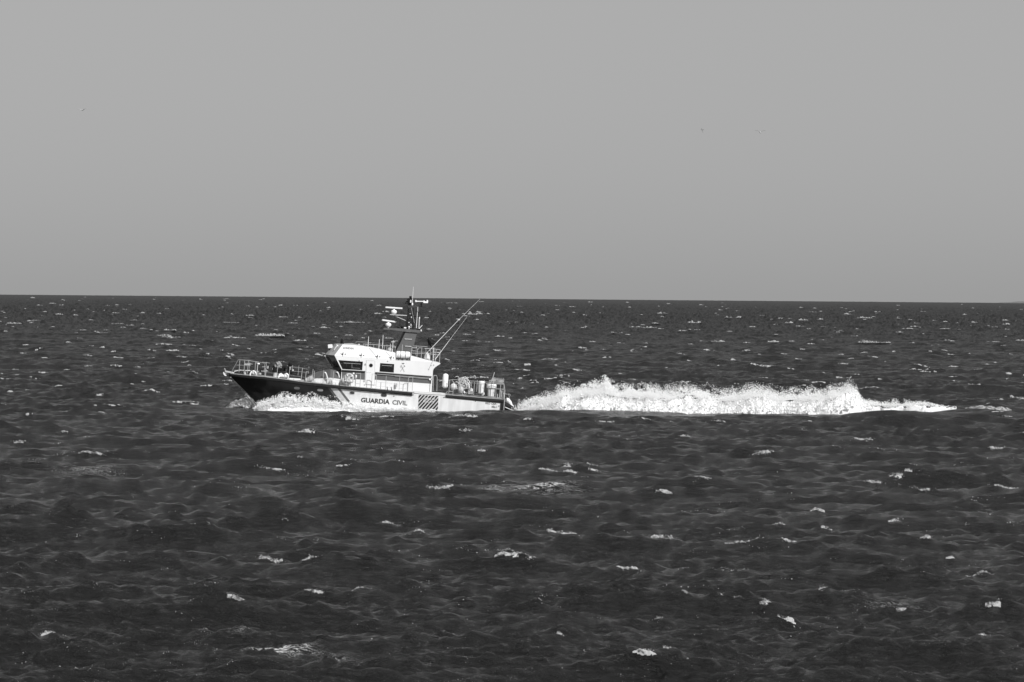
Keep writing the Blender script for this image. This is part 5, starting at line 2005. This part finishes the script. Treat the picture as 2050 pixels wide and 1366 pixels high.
add_obj('bow_wave', np.concatenate(vs_all), np.concatenate(fs_all), fm, True, label='white foam of the bow wave rolling along the near side of the hull', cat='foam', kind='stuff')
v1, f1 = cloud(15000, bxk, bsk - 4, btk + 5, float(np.mean(hull_d)) - 1.0, 0.25, 0.0062, 1.5, 10.0, 51)
# grey mist on the shaded side of the stem, beyond the bow
v2, f2 = cloud(80000, [440, 455, 468, 480, 488, 494, 500, 512, 520], [819, 812, 803, 800, 793, 786, 793, 806, 814], [822] * 9, DB + 5.6, 1.3, 0.008, 1.0, 30.0, 55)
v3, f3 = cloud(9000, bxk, btk - 4, bbk - 3, float(np.mean(hull_d)) - 1.3, 0.22, 0.0095, 0.65, 14.0, 57, lo=0.10)
v = np.concatenate([v1, v2, v3]); f = np.concatenate([f1, f2 + len(v1), f3 + len(v1) + len(v2)])
add_obj('bow_spray', v, f, sm, label='fine spray flying off the bow on both sides of the stem', cat='spray', kind='stuff')

# --- whitecaps: lumpy strips of froth on the crests
NBIG = len(CAPS)
r2_ = np.random.default_rng(77)
# the many small ones up to the horizon
for i in range(900):
    v = r2_.beta(0.95, 1.75)
    py = 598 + 250 * v
    px = r2_.uniform(-420, 2470)
    pyl = py + (px - 1025) * 0.0083
    sz = (4 + 11 * min(1, v * 1.8)) * r2_.lognormal(0, 0.5)
    CAPS.append((px, pyl + 5, min(sz, 46), (0.9 + 1.5 * min(1, v * 3)) * r2_.uniform(0.5, 1.3)))
for i in range(0):
    py = r2_.uniform(835, 1360)
    CAPS.append((r2_.uniform(-10, 2060), py, r2_.lognormal(2.1, 0.6), r2_.uniform(0.9, 2.3)))
cv, cf, coff = [], [], 0
dv = []
for ci, (px, py, wpx, hpx) in enumerate(CAPS):
    # leave the hull and the wake alone
    if ci >= NBIG and (440 < px < 1040 and 800 < py < 832 or 1030 <= px < 1930 and 780 < py < 836):
        continue
    x0, d0, z0 = sea_hit(px, py)
    if py > 845:
        x0, d0, z0 = to_crest(x0, d0, z0)
    if d0 > 650:
        z0 += 0.40 if d0 < 1200 else 0.75
        hpx *= 1.25 if d0 < 1200 else 2.6
        wpx *= 1.0 if d0 < 1200 else 1.3
    hpx = min(hpx, wpx * (0.17 if py > 845 else 0.25))
    ln = wpx / FPX * d0
    hz = hpx / FPX * d0
    big = ci < NBIG
    nu_ = int(np.clip(wpx * 1.2, 8, 80))
    nv_ = 7 if big else 5
    u = np.linspace(-0.5, 0.5, nu_)
    seed = ci * 3.77
    bend = (0.35 if py > 845 else 1.0) * (fbm(u * 2.2 + seed, u * 0 + seed, 2, 3) - 0.4) * 0.5
    env = np.clip(1 - (2 * np.abs(u)) ** 2.5, 0, 1)
    skew = np.interp(fbm(np.array([seed]), np.array([seed]), 1, 9)[0], [0, 1], [-1, 1])
    env = env * (1 + 1.0 * skew * u)
    br = np.clip((fbm(u * wpx / 4 + seed, u * 0 + 2, 3, 7) - (0.32 if big else 0.30)) * 5, 0, 1.3)
    hh_ = hz * env * br * (0.42 if big else 0.42)
    X = x0 + u * ln
    Yc = d0 + bend * ln * 0.5 * (0.6 if big else 0.3)
    dep = hz * 1.1 + 0.04 if py > 845 else hz * 2.0 + 0.05
    vv = np.linspace(0, 1, nv_)
    XX = np.repeat(X[:, None], nv_, 1)
    YY = Yc[:, None] + (0.5 - vv[None, :]) * dep
    jig = (fbm(XX * 9 / max(0.3, ln) * 2 + seed, YY * 7, 3, 17) - 0.45)
    YY = YY + jig * dep * 0.5
    base_z = height(XX.ravel(), YY.ravel(), mesh_sp(d0)).reshape(XX.shape) if d0 < 650 else np.full(XX.shape, z0)
    prof = np.sin(np.pi * np.clip(vv, 0, 1) ** 1.3)[None, :] ** 0.8
    ZZ = base_z - 0.12 * hz + (hh_[:, None] + 0.12 * hz * (hh_[:, None] > 0.02 * hz)) * prof * (1 + 0.7 * jig) + 0.0
    ZZ[:, 0] = base_z[:, 0] - 0.25 * hz
    ZZ[:, -1] = base_z[:, -1] - 0.25 * hz
    ZZ[0, :] -= 0.3 * hz
    ZZ[-1, :] -= 0.3 * hz
    cv.append(np.stack([XX, YY, ZZ], -1).reshape(-1, 3))
    g_f = grid_faces(nu_, nv_)
    cf.append(np.concatenate([g_f[:, [0, 1, 2]], g_f[:, [0, 2, 3]]]) + coff)
    coff += nu_ * nv_
    if False:
        nd = int(wpx * 6)
        k = rng.integers(0, nu_, nd)
        t = rng.uniform(-0.2, 1.15, nd)
        zc = base_z[k, nv_ // 2] + hh_[k] * rng.uniform(0.2, 1.6, nd) + rng.uniform(-.02, .05, nd)
        dv.append(np.stack([X[k] + rng.normal(0, ln * 0.03, nd), Yc[k] + (0.5 - t) * dep * 0.8, zc], -1))
for (x0, d0, hl_, dp, tl_, st_) in NEAR:
    nd = int(40 + hl_ * 90 + hl_ * dp * 500)
    u = rng.normal(0, 0.45, nd)
    xx = x0 + u * hl_
    w_ = fbm(xx * 2.1, np.full(nd, d0 * 0.7), 3, 71) - 0.45
    yy = d0 + tl_ * (xx - x0) + w_ * 0.3 + rng.normal(0.1, 0.5, nd) * dp
    zz_ = height(xx, yy, mesh_sp(d0)) + np.abs(rng.normal(0, 0.012 + 0.10 * dp, nd))
    dv.append(np.stack([xx, yy, zz_], -1))
# glittering specks where small crests break
ns = 300
for i in range(ns):
    py = r2_.uniform(842, 1366)
    px = r2_.uniform(-10, 2060)
    x0, d0, z0 = sea_hit(px, py)
    nd = int(3 + r2_.gamma(1.2, 5))
    L_ = r2_.uniform(0.05, 0.5) * d0 / 130
    xx = x0 + rng.normal(0, L_, nd)
    yy = d0 + rng.normal(0, 0.05, nd)
    zz_ = height(xx, yy, mesh_sp(d0)) + np.abs(rng.normal(0, 0.012, nd))
    dv.append(np.stack([xx, yy, zz_], -1))
DV = np.concatenate(dv)
v2, f2 = droplets(DV, (rng.gamma(2.0, 0.0036, len(DV)) + 0.002) * DV[:, 1] / 130)
cv.append(v2); cf.append(f2 + coff)
add_obj('whitecaps', np.concatenate(cv), np.concatenate(cf), fmr, True, label='small white foam crests scattered over the dark sea up to the horizon', cat='foam', kind='stuff')
# the low crest to the right of the wake
U = np.repeat(px2[:, None], 14, 1)
tv = np.linspace(0, 1, 14)[None, :]
py_ = bt2[:, None] - (bt2 - tp2)[:, None] * np.sin(tv * math.pi / 2) * (1 + 1.2 * (fbm(U / 4, tv * 5, 4, 61) - .45))
P = W(U, py_, DB - 9.4 + tv * 1.2)
wf = grid_faces(len(px2), 14)
add_obj('wake_crest', P.reshape(-1, 3), wf, fmr, True, label='low white crest at the far right end of the wake', cat='foam', kind='stuff')


# ------------------------------------------------------------------ gulls
gm_w, gm_g = paint('gull_white', 0.75, 0.8, 0.04, 20), paint('gull_grey', 0.16, 0.8, 0.1, 20)


def gull(px, py, dist, yaw, flap, label, span=1.25, bank=0.0, body_m=None, wing_m=None):
    p = Vector(W(px, py, dist).tolist())
    e = bpy.data.objects.new('gull', None)
    col.objects.link(e)
    e.matrix_world = Matrix.Translation(p) @ Matrix.Rotation(yaw, 4, 'Z') @ Matrix.Rotation(bank, 4, 'X')
    ORG[e.name] = Vector((0, 0, 0))
    tag(e, label, 'bird', 'gulls flying over the sea')
    # one continuous body: head, neck, trunk and tail as one lathe along x
    mb = MB().lathe((0, 0, 0), [(0.006, -0.30), (0.018, -0.265), (0.045, -0.24), (0.05, -0.20), (0.045, -0.16), (0.075, -0.08), (0.085, 0.02), (0.06, 0.14), (0.04, 0.22), (0.05, 0.30), (0.01, 0.32)], 12, axis=(1, 0, 0))
    mb.build('body', body_m or gm_w, e, smooth=True)
    for sd in (-1, 1):
        w = MB()
        sec_ = [(0.05, -0.10, 0.09, 0.0), (0.28, -0.13, 0.08, math.sin(flap) * 0.24), (0.48, -0.07, 0.09, math.sin(flap) * 0.30), (span / 2, 0.06, 0.09, math.sin(flap) * 0.26)]
        for (y, xa, xc, z) in sec_:
            w.v += [Vector((xa, sd * y, z)), Vector((xa * .4 + xc * .6, sd * y, z + 0.014)), Vector((xc + 0.01, sd * y, z)), Vector((xa * .5 + xc * .5, sd * y, z - 0.010))]
        for i in range(3):
            for k in range(4):
                w.f.append((i * 4 + k, i * 4 + (k + 1) % 4, i * 4 + 4 + (k + 1) % 4, i * 4 + 4 + k))
        w.f += [(0, 1, 2, 3), (12, 13, 14, 15)]
        w.build('wing', wing_m or gm_g, e, smooth=True)
    return e


gull(1522, 265.5, 460, R(90), 0.9, 'pale gull gliding with spread wings, right of the others', 1.25)
gull(1406, 260.0, 640, R(20), -0.6, 'small dark gull seen side-on between the other two', 1.1, R(50), gm_g, gm_g)
gull(165, 220.5, 480, R(75), 0.5, 'faint gull gliding in the upper left of the sky', 1.25, 0, paint('gull_mid', 0.35, 0.8, 0.1, 20), paint('gull_pale', 0.5, 0.8, 0.1, 20))

# ------------------------------------------------------------------ low headland at the right end of the horizon
hl = MB()
N_ = 40
for i in range(N_ + 1):
    u = i / N_
    px = 2006 + 240 * u
    x = W(px, 606, 8600)[0]
    hgt = 5.5 * (u ** 0.7) + 3.0 * float(fbm(np.array([u * 9]), np.array([0.3]), 3, 2)[0]) * min(1, u * 6)
    hl.v += [Vector((x, 8600, -2)), Vector((x, 8600, 0.3 + hgt)), Vector((x, 8700, 0.3 + hgt * 1.1)), Vector((x, 8900, -2))]
for i in range(N_):
    for k in range(3):
        a = i * 4 + k
        hl.f.append((a, a + 4, a + 5, a + 1))
o = hl.build('headland', paint('headland_rock', 0.14, 0.9, 0.2, 0.02), None)
tag(o, kind='structure')
